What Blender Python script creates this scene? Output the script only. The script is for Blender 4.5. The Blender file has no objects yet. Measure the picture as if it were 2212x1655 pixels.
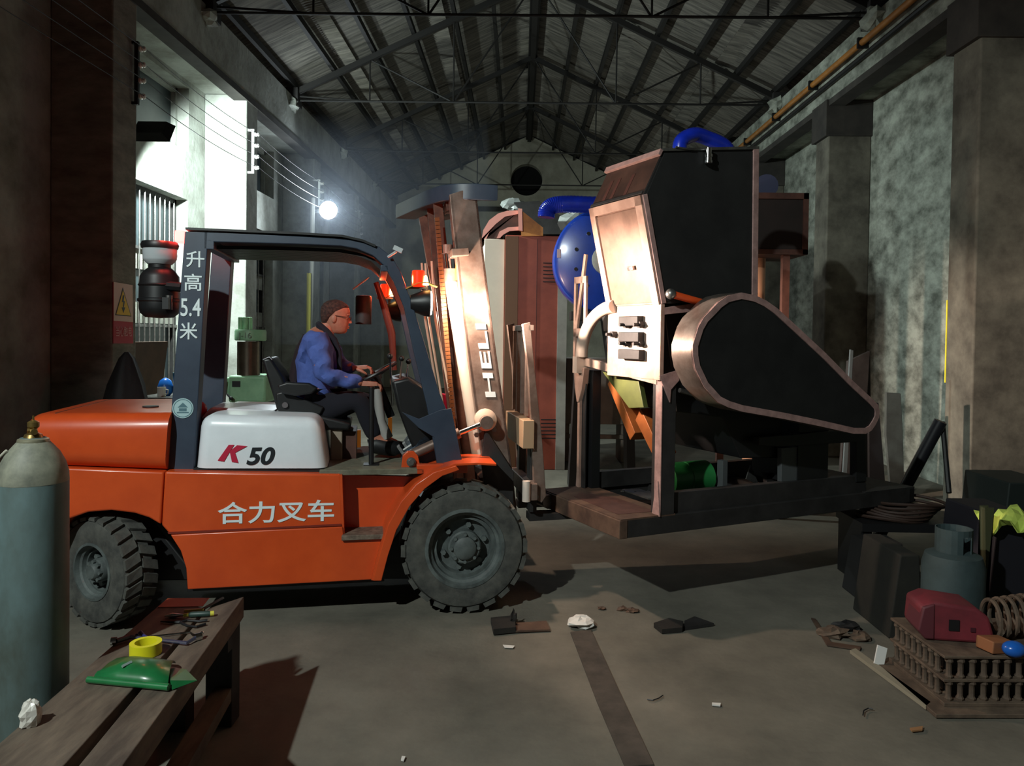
import bpy, bmesh, math, random
from mathutils import Vector, Matrix, Euler
random.seed(7)
R_ = math.radians
scn = bpy.context.scene
COL = scn.collection
# ------------------------------------------------------------------ camera
f_ = 1650.0; CX = 1106.0; CY = 827.5; SH = -68.0
yaw = math.atan(18/1650.); pit = R_(1.2); rol = .0135
Fw = Vector((-math.sin(yaw)*math.cos(pit), math.cos(yaw)*math.cos(pit), -math.sin(pit)))
Rt = Vector((math.cos(yaw), math.sin(yaw), 0)); Up = Rt.cross(Fw)
R2 = Rt*math.cos(rol)+Up*math.sin(rol); U2 = Up*math.cos(rol)-Rt*math.sin(rol)
C0 = Vector((0, 0, 1.8))
cd = bpy.data.cameras.new('camera'); cam = bpy.data.objects.new('camera', cd); COL.objects.link(cam)
mw = Matrix((R2, U2, -Fw)).transposed().to_4x4(); mw.translation = C0
cam.matrix_world = mw
cd.sensor_width = 36; cd.lens = 36*1650/2212.; cd.shift_y = SH/2212.; cd.clip_start = .05; cd.clip_end = 200
scn.camera = cam
# ------------------------------------------------------------------ world, view, lights
w = bpy.data.worlds.new('world'); scn.world = w; w.use_nodes = True
w.node_tree.nodes['Background'].inputs[0].default_value = (.35, .42, .55, 1)
w.node_tree.nodes['Background'].inputs[1].default_value = .006
vs = scn.view_settings; vs.view_transform = 'Standard'; vs.look = 'None'; vs.gamma = 1; vs.use_curve_mapping = False
vs.exposure = -0.12
def light(name, typ, loc, target, power, color, size=.1, cone=150, blend=.6):
    l = bpy.data.lights.new(name, typ); o = bpy.data.objects.new(name, l); COL.objects.link(o)
    l.energy = power; l.color = color; o.location = loc
    d = (Vector(target)-Vector(loc)); o.rotation_euler = d.to_track_quat('-Z', 'Y').to_euler()
    if typ == 'SPOT': l.spot_size = R_(cone); l.spot_blend = blend; l.shadow_soft_size = size
    elif typ == 'AREA': l.size = size; l.shape = 'SQUARE'
    else: l.shadow_soft_size = size
    return o
# work lamp high on the left wall beside the camera (outside the frame), lights floor, bench and truck side
light('lamp_side_wall', 'SPOT', (-3.0, -.8, 5.0), (.9, 4.3, .3), 1420, (.9, 1.0, .96), .06, 88, .5)
# flood lamp hung behind the nearest left pillar, thrown down the hall
light('lamp_flood_left', 'SPOT', (-4.3, 9.32, 4.12), (-3.0, 12.0, 2.3), 1500, (.86, 1.0, .95), .09, 150, .3)
# flood lamp far down the hall that faces the camera
light('lamp_flood_far', 'SPOT', (-3.84, 15.2, 4.27), (0, 4, 2.2), 190, (.84, .95, 1.0), .1, 160, .4)
# added fill light in the far bay, lifts gable, roof and right wall
light('fill_far_bay', 'POINT', (1.6, 19.5, 3.3), (0, 0, 0), 75, (.95, 1.0, .88), .15)

# ------------------------------------------------------------------ ray helpers (photo measurement -> place in the hall)
def ray(x, y): return Fw + R2*((x-CX)/f_) - U2*((y-CY-SH)/f_)
def hit(x, y, p, n):
    r = ray(x, y); n = Vector(n); return C0 + r*((Vector(p)-C0).dot(n)/r.dot(n))
def pY(x, y, Y): return hit(x, y, (0, Y, 0), (0, 1, 0))
def pX(x, y, X): return hit(x, y, (X, 0, 0), (1, 0, 0))
def pZ(x, y, Z): return hit(x, y, (0, 0, Z), (0, 0, 1))
class Fr:
    def __init__(s, o, a):
        s.o = Vector(o); s.a = a; s.x = Vector((math.cos(a), math.sin(a), 0)); s.y = Vector((-math.sin(a), math.cos(a), 0))
    def loc(s, p): d = p-s.o; return Vector((d.dot(s.x), d.dot(s.y), d.z))
    def V(s, x, y, v): return s.loc(hit(x, y, s.o+s.y*v, s.y))       # on local plane y=v
    def U(s, x, y, u): return s.loc(hit(x, y, s.o+s.x*u, s.x))
    def W(s, x, y, w): return s.loc(hit(x, y, (0, 0, s.o.z+w), (0, 0, 1)))
    def V2(s, pts, v): return [(q.x, q.z) for q in (s.V(x, y, v) for x, y in pts)]
    def out(s, l): return s.o+s.x*l[0]+s.y*l[1]+Vector((0, 0, l[2]))
# ------------------------------------------------------------------ materials
def lin(c):
    return tuple(((v/255.)/12.92 if v/255. <= .04045 else ((v/255.+.055)/1.055)**2.4) for v in c)+(1,)
MATS = {}
def M(name, col, rough=.6, metal=0, col2=None, scale=6, bump=0, detail=6, lo=.35, hi=.7, stretch=None, trans=0, emit=0, coat=0, bscale=None):
    if name in MATS: return MATS[name]
    m = bpy.data.materials.new(name); m.use_nodes = True; nt = m.node_tree; b = nt.nodes['Principled BSDF']
    b.inputs['Base Color'].default_value = lin(col); b.inputs['Roughness'].default_value = rough; b.inputs['Metallic'].default_value = metal
    if trans: b.inputs['Transmission Weight'].default_value = trans
    if coat: b.inputs['Coat Weight'].default_value = coat; b.inputs['Coat Roughness'].default_value = .15
    if emit: b.inputs['Emission Color'].default_value = lin(col); b.inputs['Emission Strength'].default_value = emit
    if col2 or bump:
        tc = nt.nodes.new('ShaderNodeTexCoord'); mp = nt.nodes.new('ShaderNodeMapping'); nt.links.new(tc.outputs['Object'], mp.inputs[0])
        if stretch: mp.inputs['Scale'].default_value = stretch[:3]; mp.inputs['Rotation'].default_value = stretch[3:] if len(stretch) > 3 else (0, 0, 0)
        no = nt.nodes.new('ShaderNodeTexNoise'); no.inputs['Scale'].default_value = scale; no.inputs['Detail'].default_value = detail; no.inputs['Roughness'].default_value = .65
        nt.links.new(mp.outputs[0], no.inputs['Vector'])
        if col2:
            cr = nt.nodes.new('ShaderNodeValToRGB'); cr.color_ramp.elements[0].position = lo; cr.color_ramp.elements[1].position = hi
            cr.color_ramp.elements[0].color = lin(col2); cr.color_ramp.elements[1].color = lin(col)
            nt.links.new(no.outputs['Fac'], cr.inputs[0]); nt.links.new(cr.outputs[0], b.inputs['Base Color'])
        if bump:
            n2 = no
            if bscale:
                n2 = nt.nodes.new('ShaderNodeTexNoise'); n2.inputs['Scale'].default_value = bscale; n2.inputs['Detail'].default_value = 5
                nt.links.new(mp.outputs[0], n2.inputs['Vector'])
            bp = nt.nodes.new('ShaderNodeBump'); bp.inputs['Strength'].default_value = bump; bp.inputs['Distance'].default_value = .02
            nt.links.new(n2.outputs['Fac'], bp.inputs['Height']); nt.links.new(bp.outputs[0], b.inputs['Normal'])
    MATS[name] = m; return m
def emis(name, col, st):
    if name in MATS: return MATS[name]
    m = bpy.data.materials.new(name); m.use_nodes = True; nt = m.node_tree; nt.nodes.clear()
    e = nt.nodes.new('ShaderNodeEmission'); e.inputs[0].default_value = lin(col); e.inputs[1].default_value = st
    o = nt.nodes.new('ShaderNodeOutputMaterial'); nt.links.new(e.outputs[0], o.inputs[0]); MATS[name] = m; return m
orange = M('orange_paint', (216, 84, 34), .36, 0, (198, 72, 28), 3, coat=.3)
hoodw = M('white_paint', (236, 242, 248), .35, 0, (224, 230, 236), 4, coat=.3)
slate = M('slate_paint', (58, 70, 86), .42, 0, (48, 58, 74), 5)
black = M('black_metal', (22, 22, 24), .5)
blackp = M('black_plastic', (26, 27, 29), .45, 0, (18, 18, 20), 12)
rubber = M('dusty_rubber', (92, 92, 86), .9, 0, (56, 57, 55), 9, .25)
rimg = M('grey_rim', (100, 108, 106), .6, 0, (66, 72, 72), 9)
steel = M('bare_steel', (150, 150, 148), .38, .85, (105, 103, 100), 9)
chrome = M('chrome', (220, 220, 222), .12, 1)
darksteel = M('dark_mill_steel', (62, 60, 60), .62, .35, (40, 38, 38), 3.5, .08)
browniron = M('brown_primer_steel', (96, 62, 52), .6, .2, (62, 40, 34), 5, .05)
pink = M('pink_primer', (178, 142, 136), .75, 0, (142, 112, 108), 16, .1)
rust = M('rusty_steel', (112, 88, 72), .72, .25, (72, 54, 46), 6, .1, stretch=(1, 1, 1))
mastm = M('mast_steel', (150, 132, 122), .45, .4, (112, 92, 82), 7)
mastd = M('mast_brown_steel', (104, 70, 56), .55, .3, (66, 42, 34), 9)
plaster = M('plaster_left', (168, 172, 166), .95, 0, (112, 112, 104), 1.6, .35, 9, .3, .62, bscale=14)
plasterR = M('plaster_right', (160, 165, 154), .95, 0, (88, 91, 83), 2.8, .45, 12, .36, .64, (1, 1.0, 1.6, .5, 0, 0), bscale=12)
plasterP = M('plaster_pillar', (140, 134, 124), .95, 0, (92, 86, 78), 2.3, .3, 9, .3, .66, (1, 1, 2.6), bscale=16)
plasterG = M('plaster_gable', (186, 184, 168), .95, 0, (120, 118, 106), .8, .3, 8, .3, .7)
concd = M('dark_concrete', (64, 60, 56), .95, 0, (44, 42, 40), 3, .2)
floorm = M('concrete_floor', (122, 117, 105), .88, 0, (88, 85, 76), 1.5, .12, 10, .32, .68, bscale=30)
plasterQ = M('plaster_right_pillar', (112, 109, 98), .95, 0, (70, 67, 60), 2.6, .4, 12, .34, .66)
sheetm = M('fibre_cement', (122, 118, 110), .9, 0, (68, 66, 62), 2.2, .1, 8, .36, .64, (.5, 7, 1))  # streaks down the slope paint in the shading of the corrugations
trussm = M('truss_iron', (17, 15, 14), .7)
glassd = M('grimy_glass', (62, 74, 78), .35, 0, (44, 52, 56), 2)
# ------------------------------------------------------------------ mesh builder
class MB:
    def __init__(s): s.v = []; s.f = []; s.m = []; s.mi = 0
    def add(s, vs_, fs, T=None):
        n = len(s.v)
        for p in vs_:
            p = Vector(p); s.v.append(T @ p if T else p)
        for q in fs: s.f.append([n+i for i in q]); s.m.append(s.mi)
        return s
    def box(s, c, d, rot=None, T=None):
        x, y, z = d[0]/2, d[1]/2, d[2]/2
        vs_ = [Vector((a, b, e)) for a in (-x, x) for b in (-y, y) for e in (-z, z)]
        if rot is not None:
            r = Euler(rot).to_matrix(); vs_ = [r @ p for p in vs_]
        vs_ = [p+Vector(c) for p in vs_]
        return s.add(vs_, [(0, 1, 3, 2), (4, 6, 7, 5), (0, 4, 5, 1), (2, 3, 7, 6), (0, 2, 6, 4), (1, 5, 7, 3)], T)
    def b2(s, a, b, T=None):
        return s.box([(a[i]+b[i])/2 for i in range(3)], [abs(b[i]-a[i]) for i in range(3)], T=T)
    def prism(s, pts, a0, a1, ax='y', T=None):
        n = len(pts)
        def P(p, a): return {'y': (p[0], a, p[1]), 'x': (a, p[0], p[1]), 'z': (p[0], p[1], a)}[ax]
        vs_ = [P(p, a0) for p in pts]+[P(p, a1) for p in pts]
        ar = sum(pts[i][0]*pts[(i+1) % n][1]-pts[(i+1) % n][0]*pts[i][1] for i in range(n))
        fs = [list(range(n)), list(range(2*n-1, n-1, -1))]+[(i, i+n, (i+1) % n+n, (i+1) % n) for i in range(n)]
        return s.add(vs_, fs, T)
    def loft(s, rings, closed=True, cap=True, T=None):
        n = len(rings[0]); vs_ = [p for r in rings for p in r]; fs = []
        for i in range(len(rings)-1):
            for j in range(n if closed else n-1):
                k = (j+1) % n; fs.append((i*n+j, i*n+k, (i+1)*n+k, (i+1)*n+j))
        if cap and closed: fs += [list(range(n-1, -1, -1)), [(len(rings)-1)*n+j for j in range(n)]]
        return s.add(vs_, fs, T)
    def tube(s, path, r, n=8, T=None, cap=True):
        P = [Vector(p) for p in path]; rings = []
        rr = r if isinstance(r, (list, tuple)) else [r]*len(P)
        t0 = (P[1]-P[0]).normalized(); up = Vector((0, 0, 1)) if abs(t0.z) < .9 else Vector((1, 0, 0))
        nx = t0.cross(up).normalized()
        for i, p in enumerate(P):
            t = (P[min(i+1, len(P)-1)]-P[max(i-1, 0)]).normalized()
            nx = (nx-t*nx.dot(t)).normalized(); ny = t.cross(nx)
            rings.append([p+(nx*math.cos(2*math.pi*k/n)+ny*math.sin(2*math.pi*k/n))*rr[i] for k in range(n)])
        return s.loft(rings, True, cap, T)
    def lathe(s, prof, n=24, T=None, cap=True):     # prof (r, z) about z
        rings = [[(r*math.cos(2*math.pi*k/n), r*math.sin(2*math.pi*k/n), z) for k in range(n)] for r, z in prof]
        return s.loft(rings, True, cap, T)
    def sph(s, c, r, n=12, m=8, sc=(1, 1, 1), T=None):
        rings = []
        for i in range(m+1):
            t = math.pi*(i+.02)/(m+.04)
            rings.append([(c[0]+r*sc[0]*math.sin(t)*math.cos(2*math.pi*k/n), c[1]+r*sc[1]*math.sin(t)*math.sin(2*math.pi*k/n), c[2]-r*sc[2]*math.cos(t)) for k in range(n)])
        return s.loft(rings, T=T)
    def strip(s, path, w0, w1, th, T=None):          # thick sheet following a (x,z) path, from y=w0 to y=w1
        n = len(path); off = []
        for i in range(n):
            a = Vector(path[max(i-1, 0)]); b = Vector(path[min(i+1, n-1)]); t = (b-a).normalized(); nn = Vector((-t.y, t.x))
            off.append(Vector(path[i])-nn*th)
        pts = [tuple(p) for p in path]+[tuple(p) for p in reversed(off)]
        n2 = len(pts); vs_ = [(p[0], w0, p[1]) for p in pts]+[(p[0], w1, p[1]) for p in pts]
        fs = []
        for i in range(n2): fs.append((i, i+n2, (i+1) % n2+n2, (i+1) % n2))
        for i in range(n-1):
            fs.append((i, i+1, n2-2-i, n2-1-i)); fs.append((i+n2, n2-1-i+n2, n2-2-i+n2, i+1+n2))
        return s.add(vs_, fs, T)
def mesh(name, mb, mats, smooth=True):
    me = bpy.data.meshes.new(name); me.from_pydata([tuple(p) for p in mb.v], [], mb.f)
    for m in (mats if isinstance(mats, (list, tuple)) else [mats]): me.materials.append(m)
    if any(mb.m): me.polygons.foreach_set('material_index', mb.m)
    bm = bmesh.new(); bm.from_mesh(me); bmesh.ops.recalc_face_normals(bm, faces=bm.faces); bm.to_mesh(me); bm.free()
    if smooth:
        me.polygons.foreach_set('use_smooth', [True]*len(me.polygons)); me.set_sharp_from_angle(angle=R_(38))
    me.update(); return me
def obj(name, mb, mats, parent=None, smooth=True, bev=0, seg=3, loc=None, rot=None, label=None, me=None, ang=35):
    me = me or mesh(name, mb, mats, smooth)
    o = bpy.data.objects.new(name, me); COL.objects.link(o)
    if parent: o.parent = parent
    if loc is not None: o.location = loc
    if rot is not None: o.rotation_euler = rot
    if bev:
        b = o.modifiers.new('bevel', 'BEVEL'); b.width = bev; b.segments = seg; b.limit_method = 'ANGLE'; b.angle_limit = R_(ang)
        b.harden_normals = False
    if label: o['label'] = label
    return o
def tag(o, label, cat, group=None, kind=None):
    if label: o['label'] = label
    if cat: o['category'] = cat
    if group: o['group'] = group
    if kind: o['kind'] = kind
    return o
def thing(name, label, cat, loc=(0, 0, 0), rz=0, group=None):
    o = bpy.data.objects.new(name, None); COL.objects.link(o); o.location = loc; o.rotation_euler = (0, 0, rz); o.empty_display_size = .1
    return tag(o, label, cat, group)
def struct(name, mb, m, bev=0, smooth=True): o = obj(name, mb, m, None, smooth, bev); o['kind'] = 'structure'; return o
def copy_tree(o, parent=None):
    c = o.copy(); COL.objects.link(c); c.parent = parent
    for ch in list(o.children): copy_tree(ch, c)
    return c
def text_mesh(body, size, m, parent, name, T, ext=.002, shear=0, align='CENTER', bold=0, spacing=1):
    cu = bpy.data.curves.new('text', 'FONT'); cu.body = body; cu.size = size; cu.extrude = ext; cu.align_x = align; cu.align_y = 'CENTER'
    cu.shear = shear; cu.offset = bold; cu.space_line = spacing
    t = bpy.data.objects.new('t', cu); COL.objects.link(t)
    dg = bpy.context.evaluated_depsgraph_get(); me = bpy.data.meshes.new_from_object(t.evaluated_get(dg))
    bpy.data.objects.remove(t); bpy.data.curves.remove(cu)
    me.transform(T); me.materials.clear(); me.materials.append(m); me.name = name
    o = bpy.data.objects.new(name, me); COL.objects.link(o); o.parent = parent; return o
def fit_text(o, u0, u1, w0, w1, axis=(0, 2)):
    me = o.data; a, b = axis
    xs = [v.co[a] for v in me.vertices]; zs = [v.co[b] for v in me.vertices]
    if not xs: return
    x0, x1, z0, z1 = min(xs), max(xs), min(zs), max(zs)
    for v in me.vertices:
        v.co[a] = u0+(v.co[a]-x0)/(x1-x0)*(u1-u0); v.co[b] = w0+(v.co[b]-z0)/(z1-z0)*(w1-w0)

# =================================================================== SETTING
XR, XL, PR, PL_ = 5.3, -4.9, 4.65, -4.25            # wall planes, pillar faces
YP = [.2, 4.05, 7.9, 11.75, 15.6, 19.45, 23.3]; YE = 25.7; ZB, ZT = 5.45, 6.15; RX, RZ, RS = .2, 8.5, .47
mb = MB()
# floor in one slab with low relief
nx, ny = 46, 120
for j in range(ny+1):
    for i in range(nx+1):
        x = -5.2+10.9*i/nx; y = -3+29*j/ny
        mb.v.append(Vector((x, y, -.004+.004*math.sin(x*2.3+y*1.1)*math.sin(y*1.7-x))))
for j in range(ny):
    for i in range(nx):
        a = j*(nx+1)+i; mb.f.append([a, a+1, a+nx+2, a+nx+1]); mb.m.append(0)
struct('floor', mb, floorm)
# left wall with window holes
def wall_x(x0, x1, holes, ya, yb, zt):
    m = MB(); ys = sorted({ya, yb} | {h[0] for h in holes} | {h[1] for h in holes}); zs = sorted({0, zt} | {h[2] for h in holes} | {h[3] for h in holes})
    for i in range(len(ys)-1):
        for k in range(len(zs)-1):
            c = ((ys[i]+ys[i+1])/2, (zs[k]+zs[k+1])/2)
            if any(h[0] < c[0] < h[1] and h[2] < c[1] < h[3] for h in holes): continue
            m.b2((x0, ys[i], zs[k]), (x1, ys[i+1], zs[k+1]))
    return m
holes = []
for p in YP[2:5]: holes += [(p+1.0, p+3.28, .95, 3.72), (p+1.0, p+3.3, 4.42, 5.35)]
m = wall_x(XL-.35, XL, holes, -3, YE+.2, ZB)
m.b2((XL-.35, -3, ZB), (PL_, YE, ZT))
struct('wall_left', m, plaster, smooth=False)
wn = 0
for bi, p in enumerate(YP[2:5]):
    for up in (0, 1):
        wn += 1; y0, y1 = p+1.0, p+(3.3 if up else 3.28); z0, z1 = (4.42, 5.35) if up else (.95, 3.72)
        m = MB(); X = XL-.2
        for (a, b, c, d) in ((y0, y0+.06, z0, z1), (y1-.06, y1, z0, z1), (y0, y1, z0, z0+.06), (y0, y1, z1-.07, z1)): m.b2((X-.06, a, c), (X+.03, b, d))
        fr = struct('window_%d' % wn, m, darksteel if up == 0 else plaster)
        m = MB(); m.b2((X-.05, y0+.05, z0+.05), (X-.04, y1-.05, z1-.05)); obj('pane', m, glassd, fr)
        if up == 0:
            for zz in (1.87, 2.9):
                m = MB(); m.b2((X, y0, zz-.02), (X+.05, y1, zz+.02)); obj('rail', m, steel, fr)
            n = 16; mm = MB(); mm.tube([(0, 0, 0), (0, 0, z1-z0-.1)], .011, 6); me = mesh('bar', mm, steel)
            for i in range(1, n):
                if bi == 0 or i % 2: obj('bar', None, None, fr, me=me, loc=(X+.06, y0+(y1-y0)*i/n, z0+.05))
            for zz, h in ((1.9, .28), (2.62, .26)):
                m = MB(); m.b2((X+.005, y0+.06, zz), (X+.012, y1-.06, zz+h)); obj('panel', m, M('painted_board', (168, 168, 158), .8, 0, (120, 122, 114), 5), fr)
# right wall
m = MB(); m.b2((XR, -3, 0), (XR+.35, YE+.2, ZB)); m.b2((PR, -3, ZB), (XR+.35, YE, ZT))
struct('wall_right', m, plasterR, smooth=False)
for k, y in enumerate(YP):
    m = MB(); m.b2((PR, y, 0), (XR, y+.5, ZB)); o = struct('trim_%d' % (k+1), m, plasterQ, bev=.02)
    m = MB(); m.b2((PR-.06, y-.04, 4.9), (XR, y+.54, ZB-.003)); o = obj('pillar_capital', m, concd, o, bev=.01)
    m = MB(); m.b2((XL, y, 0), (PL_, y+.5, ZB-.002)); struct('trim_%d' % (k+11), m, plasterP if k < 3 else plaster, bev=.02)
# band of darker dado paint along the right wall and flange under the beam
m = MB(); m.b2((PR-.02, 0, ZB-.1), (PR+.22, YE, ZB-.004)); struct('trim_20', m, concd)
m = MB(); m.b2((PL_-.2, 0, ZB-.1), (PL_+.02, YE, ZB-.004)); struct('trim_21', m, concd)
# gable wall with round opening
hc = Vector((.13, 0, 7.02)); hr = .53
poly = [(-5.2, 0), (5.6, 0), (5.6, RZ-RS*5.4), (RX, RZ), (-5.2, RZ-RS*5.4)]
ang = [2*math.pi*i/40 for i in range(40)]+[math.atan2(z-hc.z, x-hc.x) % (2*math.pi) for x, z in poly]; ang = sorted(set(ang))
def outer(a):
    d = Vector((math.cos(a), math.sin(a))); best = 1e9
    for i in range(5):
        p = Vector(poly[i]); q = Vector(poly[(i+1) % 5]); e = q-p; den = d.x*e.y-d.y*e.x
        if abs(den) < 1e-9: continue
        r = p-Vector((hc.x, hc.z)); t = (r.x*e.y-r.y*e.x)/den; s_ = (r.x*d.y-r.y*d.x)/den
        if t > 0 and -1e-6 <= s_ <= 1+1e-6: best = min(best, t)
    return (hc.x+d.x*best, hc.z+d.y*best)
m = MB(); n = len(ang)
inn = [(hc.x+hr*math.cos(a), YE, hc.z+hr*math.sin(a)) for a in ang]; ou = [(outer(a)[0], YE, outer(a)[1]) for a in ang]
bk = [(p[0], YE+.35, p[2]) for p in inn]
m.add(inn+ou+bk, [(i, (i+1) % n, n+(i+1) % n, n+i) for i in range(n)]+[(i, 2*n+i, 2*n+(i+1) % n, (i+1) % n) for i in range(n)])
struct('wall_back', m, plasterG, smooth=False)
m = MB(); m.b2((hc.x-.7, YE+.34, hc.z-.7), (hc.x+.7, YE+.4, hc.z+.7)); o = struct('trim_30', m, M('opening_dark', (5, 5, 5), 1))  # black backing stands in for the darkness inside the round opening
m = MB(); m.b2((-4.2, YE-.09, 5.95), (4.6, YE-.001, 6.1)); struct('trim_31', m, concd)
m = MB(); m.b2((-5.3, -3.3, 0), (5.7, -3, 6.2)); struct('wall_front', m, plaster)
# roof : corrugated sheets on purlins
ceil = MB()
sl = math.atan(RS)
m = MB()
for s_ in (-1, 1):
    a = (RX, RZ+.09); b = (RX+s_*5.6, RZ+.09-RS*5.6)
    m.prism([a, b, (b[0], b[1]+.03), (a[0], a[1]+.03)], -3.2, YE+.3)
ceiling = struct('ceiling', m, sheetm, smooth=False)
sheet2 = M('fibre_cement_dark', (88, 85, 80), .9, 0, (46, 44, 42), 2.2, .1, 8, .36, .64, (.5, 7, 1)); sheet3 = M('fibre_cement_light', (128, 124, 114), .9, 0, (80, 78, 70), 2.2, .1, 8, .36, .64, (.5, 7, 1))  # same painted corrugation shading, base tone differs from sheet to sheet
def sheet_mesh(mat_):
    m = MB(); W, L, A = .98, 1.9, .017; n = 64
    top = [(L*0, W*i/n, A*math.sin(2*math.pi*13*i/n)) for i in range(n+1)]
    r0 = [(0, p[1], p[2]) for p in top]+[(0, p[1], p[2]+.008) for p in reversed(top)]
    r1 = [(L, p[1], p[2]) for p in r0]
    m.loft([r0, r1]); return mesh('roof_sheet', m, mat_)
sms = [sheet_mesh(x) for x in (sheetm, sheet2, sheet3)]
for s_ in (-1, 1):
    for j in range(3):
        for k in range(22):
            d = j*1.86; yy = 5.0+k*.945
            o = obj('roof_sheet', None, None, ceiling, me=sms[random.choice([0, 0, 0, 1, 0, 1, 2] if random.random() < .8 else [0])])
            ca, sa = math.cos(sl), math.sin(sl)
            o.matrix_world = Matrix(((s_*ca, 0, 0, RX+s_*d*ca), (0, 1, 0, yy), (-sa, 0, 1, RZ-d*sa-.006*(2-j)+.03), (0, 0, 0, 1)))
dP = [.07, .8, 1.5, 2.25, 2.98, 3.72, 4.42]
for s_ in (-1, 1):
    for d in dP:
        m = MB(); x = RX+s_*d; z = RZ-RS*d-.045
        m.b2((x-.035, 4, z-.07), (x+.035, YE, z+.035)); obj('purlin', m, trussm, ceiling)
m = MB(); m.b2((RX-.06, 4, RZ-.22), (RX+.06, YE, RZ-.06)); obj('ridge_beam', m, trussm, ceiling)
trn = ['nearest iron roof truss crossing the top of the picture', 'second iron roof truss, its tie rod above the blue hose', 'third iron roof truss from the camera', 'farthest iron roof truss, just in front of the gable wall']
for k, Y in enumerate([10.35, 14.2, 18.05, 21.9]):
    t = thing('roof_truss', trn[k], 'roof truss', (0, 0, 0), group='roof trusses')
    zc = 6.1
    for s_ in (-1, 1):
        a = (RX, RZ-.12); b = (RX+s_*4.7, RZ-.12-RS*4.7)
        m = MB(); m.prism([a, b, (b[0], b[1]-.11), (a[0], a[1]-.11)], Y-.04, Y+.04); obj('top_chord', m, trussm, t)
        for d in (1.5, 3.05):
            m = MB(); m.tube([(RX+s_*d, Y, zc), (RX+s_*d, Y, RZ-.2-RS*d)], .016, 6); obj('vertical_rod', m, trussm, t)
        for d0, d1 in ((1.5, 0.05), (1.5, 3.05), (4.4, 3.05)):
            m = MB(); m.tube([(RX+s_*d0, Y+.02, zc if d0 < 4 else 6.12), (RX+s_*d1, Y+.02, RZ-.2-RS*d1)] if d0 < 4 else [(RX+s_*3.05, Y, zc), (RX+s_*4.5, Y, RZ-.2-RS*4.5)], .017, 6); obj('diagonal_rod', m, trussm, t)
        m = MB(); m.b2((RX+s_*4.35, Y-.14, 5.98), (RX+s_*4.95, Y+.14, 6.3)); obj('bearing', m, darksteel, t)
    m = MB(); m.tube([(-4.3, Y, zc), (4.7, Y, zc)], .02, 6); obj('tie_rod', m, trussm, t)
# rough mortar left where the trusses sit
def lump(name, c, r, m_, parent=None, seed=0, sc=(1, 1, 1), n=9, k=6, amp=.35):
    rnd = random.Random(seed); mb_ = MB(); mb_.sph((0, 0, 0), r, n, k, sc)
    mb_.v = [p*(1+rnd.uniform(-amp, amp)) for p in mb_.v]
    return obj(name, mb_, m_, parent, smooth=False, loc=c)
for k, Y in enumerate([10.35, 14.2, 18.05, 21.9]):
    o = lump('mortar_lump', (4.62, Y-.12, 6.05), .2, plasterR, None, k, (.7, 1.2, .7)); o['kind'] = 'structure'; o.name = 'trim_%d' % (40+k)
    o = lump('mortar_lump', (-4.24, Y-.12, 6.0), .17, plaster, None, k+9, (.7, 1.2, .7)); o['kind'] = 'structure'; o.name = 'trim_%d' % (50+k)
# pipes along the right beam
t = thing('wall_pipe', 'long ochre pipe running under the roof along the right wall', 'pipe')
m = MB(); m.tube([(4.56, 3, 5.82), (4.56, 25.5, 5.82)], .045, 10); obj('pipe', m, M('ochre_pipe', (176, 118, 52), .5, 0, (140, 90, 40), 4), t)
for k in range(12):
    m = MB(); m.b2((4.5, 5.2+k*1.75, 5.75), (4.65, 5.24+k*1.75, 5.89)); obj('clip', m, black, t)
o = obj('black_conduit', MB().tube([(4.6, 3, 5.66), (4.6, 25.5, 5.66)], .035, 8), black); tag(o, 'thin black conduit just below the ochre pipe on the right wall', 'conduit')
# wires on insulators along the left wall
brY = [(8.3, -4.2), (11.82, -4.17), (15.62, -4.15), (19.5, -4.15)]
lab = ['dark insulator bracket on the near left pillar', 'white insulator bracket glowing on the second left pillar', 'small insulator bracket above the far flood lamp', 'farthest insulator bracket on the fourth left pillar']
porc = M('porcelain', (226, 226, 222), .3)
for k, (y, x) in enumerate(brY):
    t = thing('insulator_bracket', lab[k], 'bracket', (x, y, 4.28), group='insulator brackets')
    m = MB(); m.b2((-.02, -.02, 0), (.02, .02, .62)); m.b2((-.14, -.02, -.03), (.02, .02, 0)); m.b2((-.14, -.02, .62), (.02, .02, .65)); obj('frame', m, M('white_bracket', (210, 214, 212), .6) if k else black, t)
    for i in range(4):
        m = MB(); m.lathe([(.012, 0), (.03, .01), (.035, .03), (.02, .04), (.032, .055), (.02, .075), (.0, .08)], 10, Matrix.Rotation(R_(90), 4, 'Y')); obj('insulator', m, porc, t, loc=(.02, 0, .06+i*.17))
for i in range(4):
    z = 4.34+i*.17; P = []
    pts = [(-4.1, -1, z+.1)]+[(x+.09, y, z) for y, x in brY]
    for a, b in zip(pts[:-1], pts[1:]):
        for q in range(8):
            tt = q/8; P.append((a[0]+(b[0]-a[0])*tt, a[1]+(b[1]-a[1])*tt, a[2]+(b[2]-a[2])*tt-.25*tt*(1-tt)))
    P.append(pts[-1]); o = obj('electric_wire', MB().tube(P, .0045, 5), black)
    tag(o, ['lowest', 'second lowest', 'second highest', 'highest'][i]+' of the four wires strung along the left pillars', 'wire', 'wires along the left wall')

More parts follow.
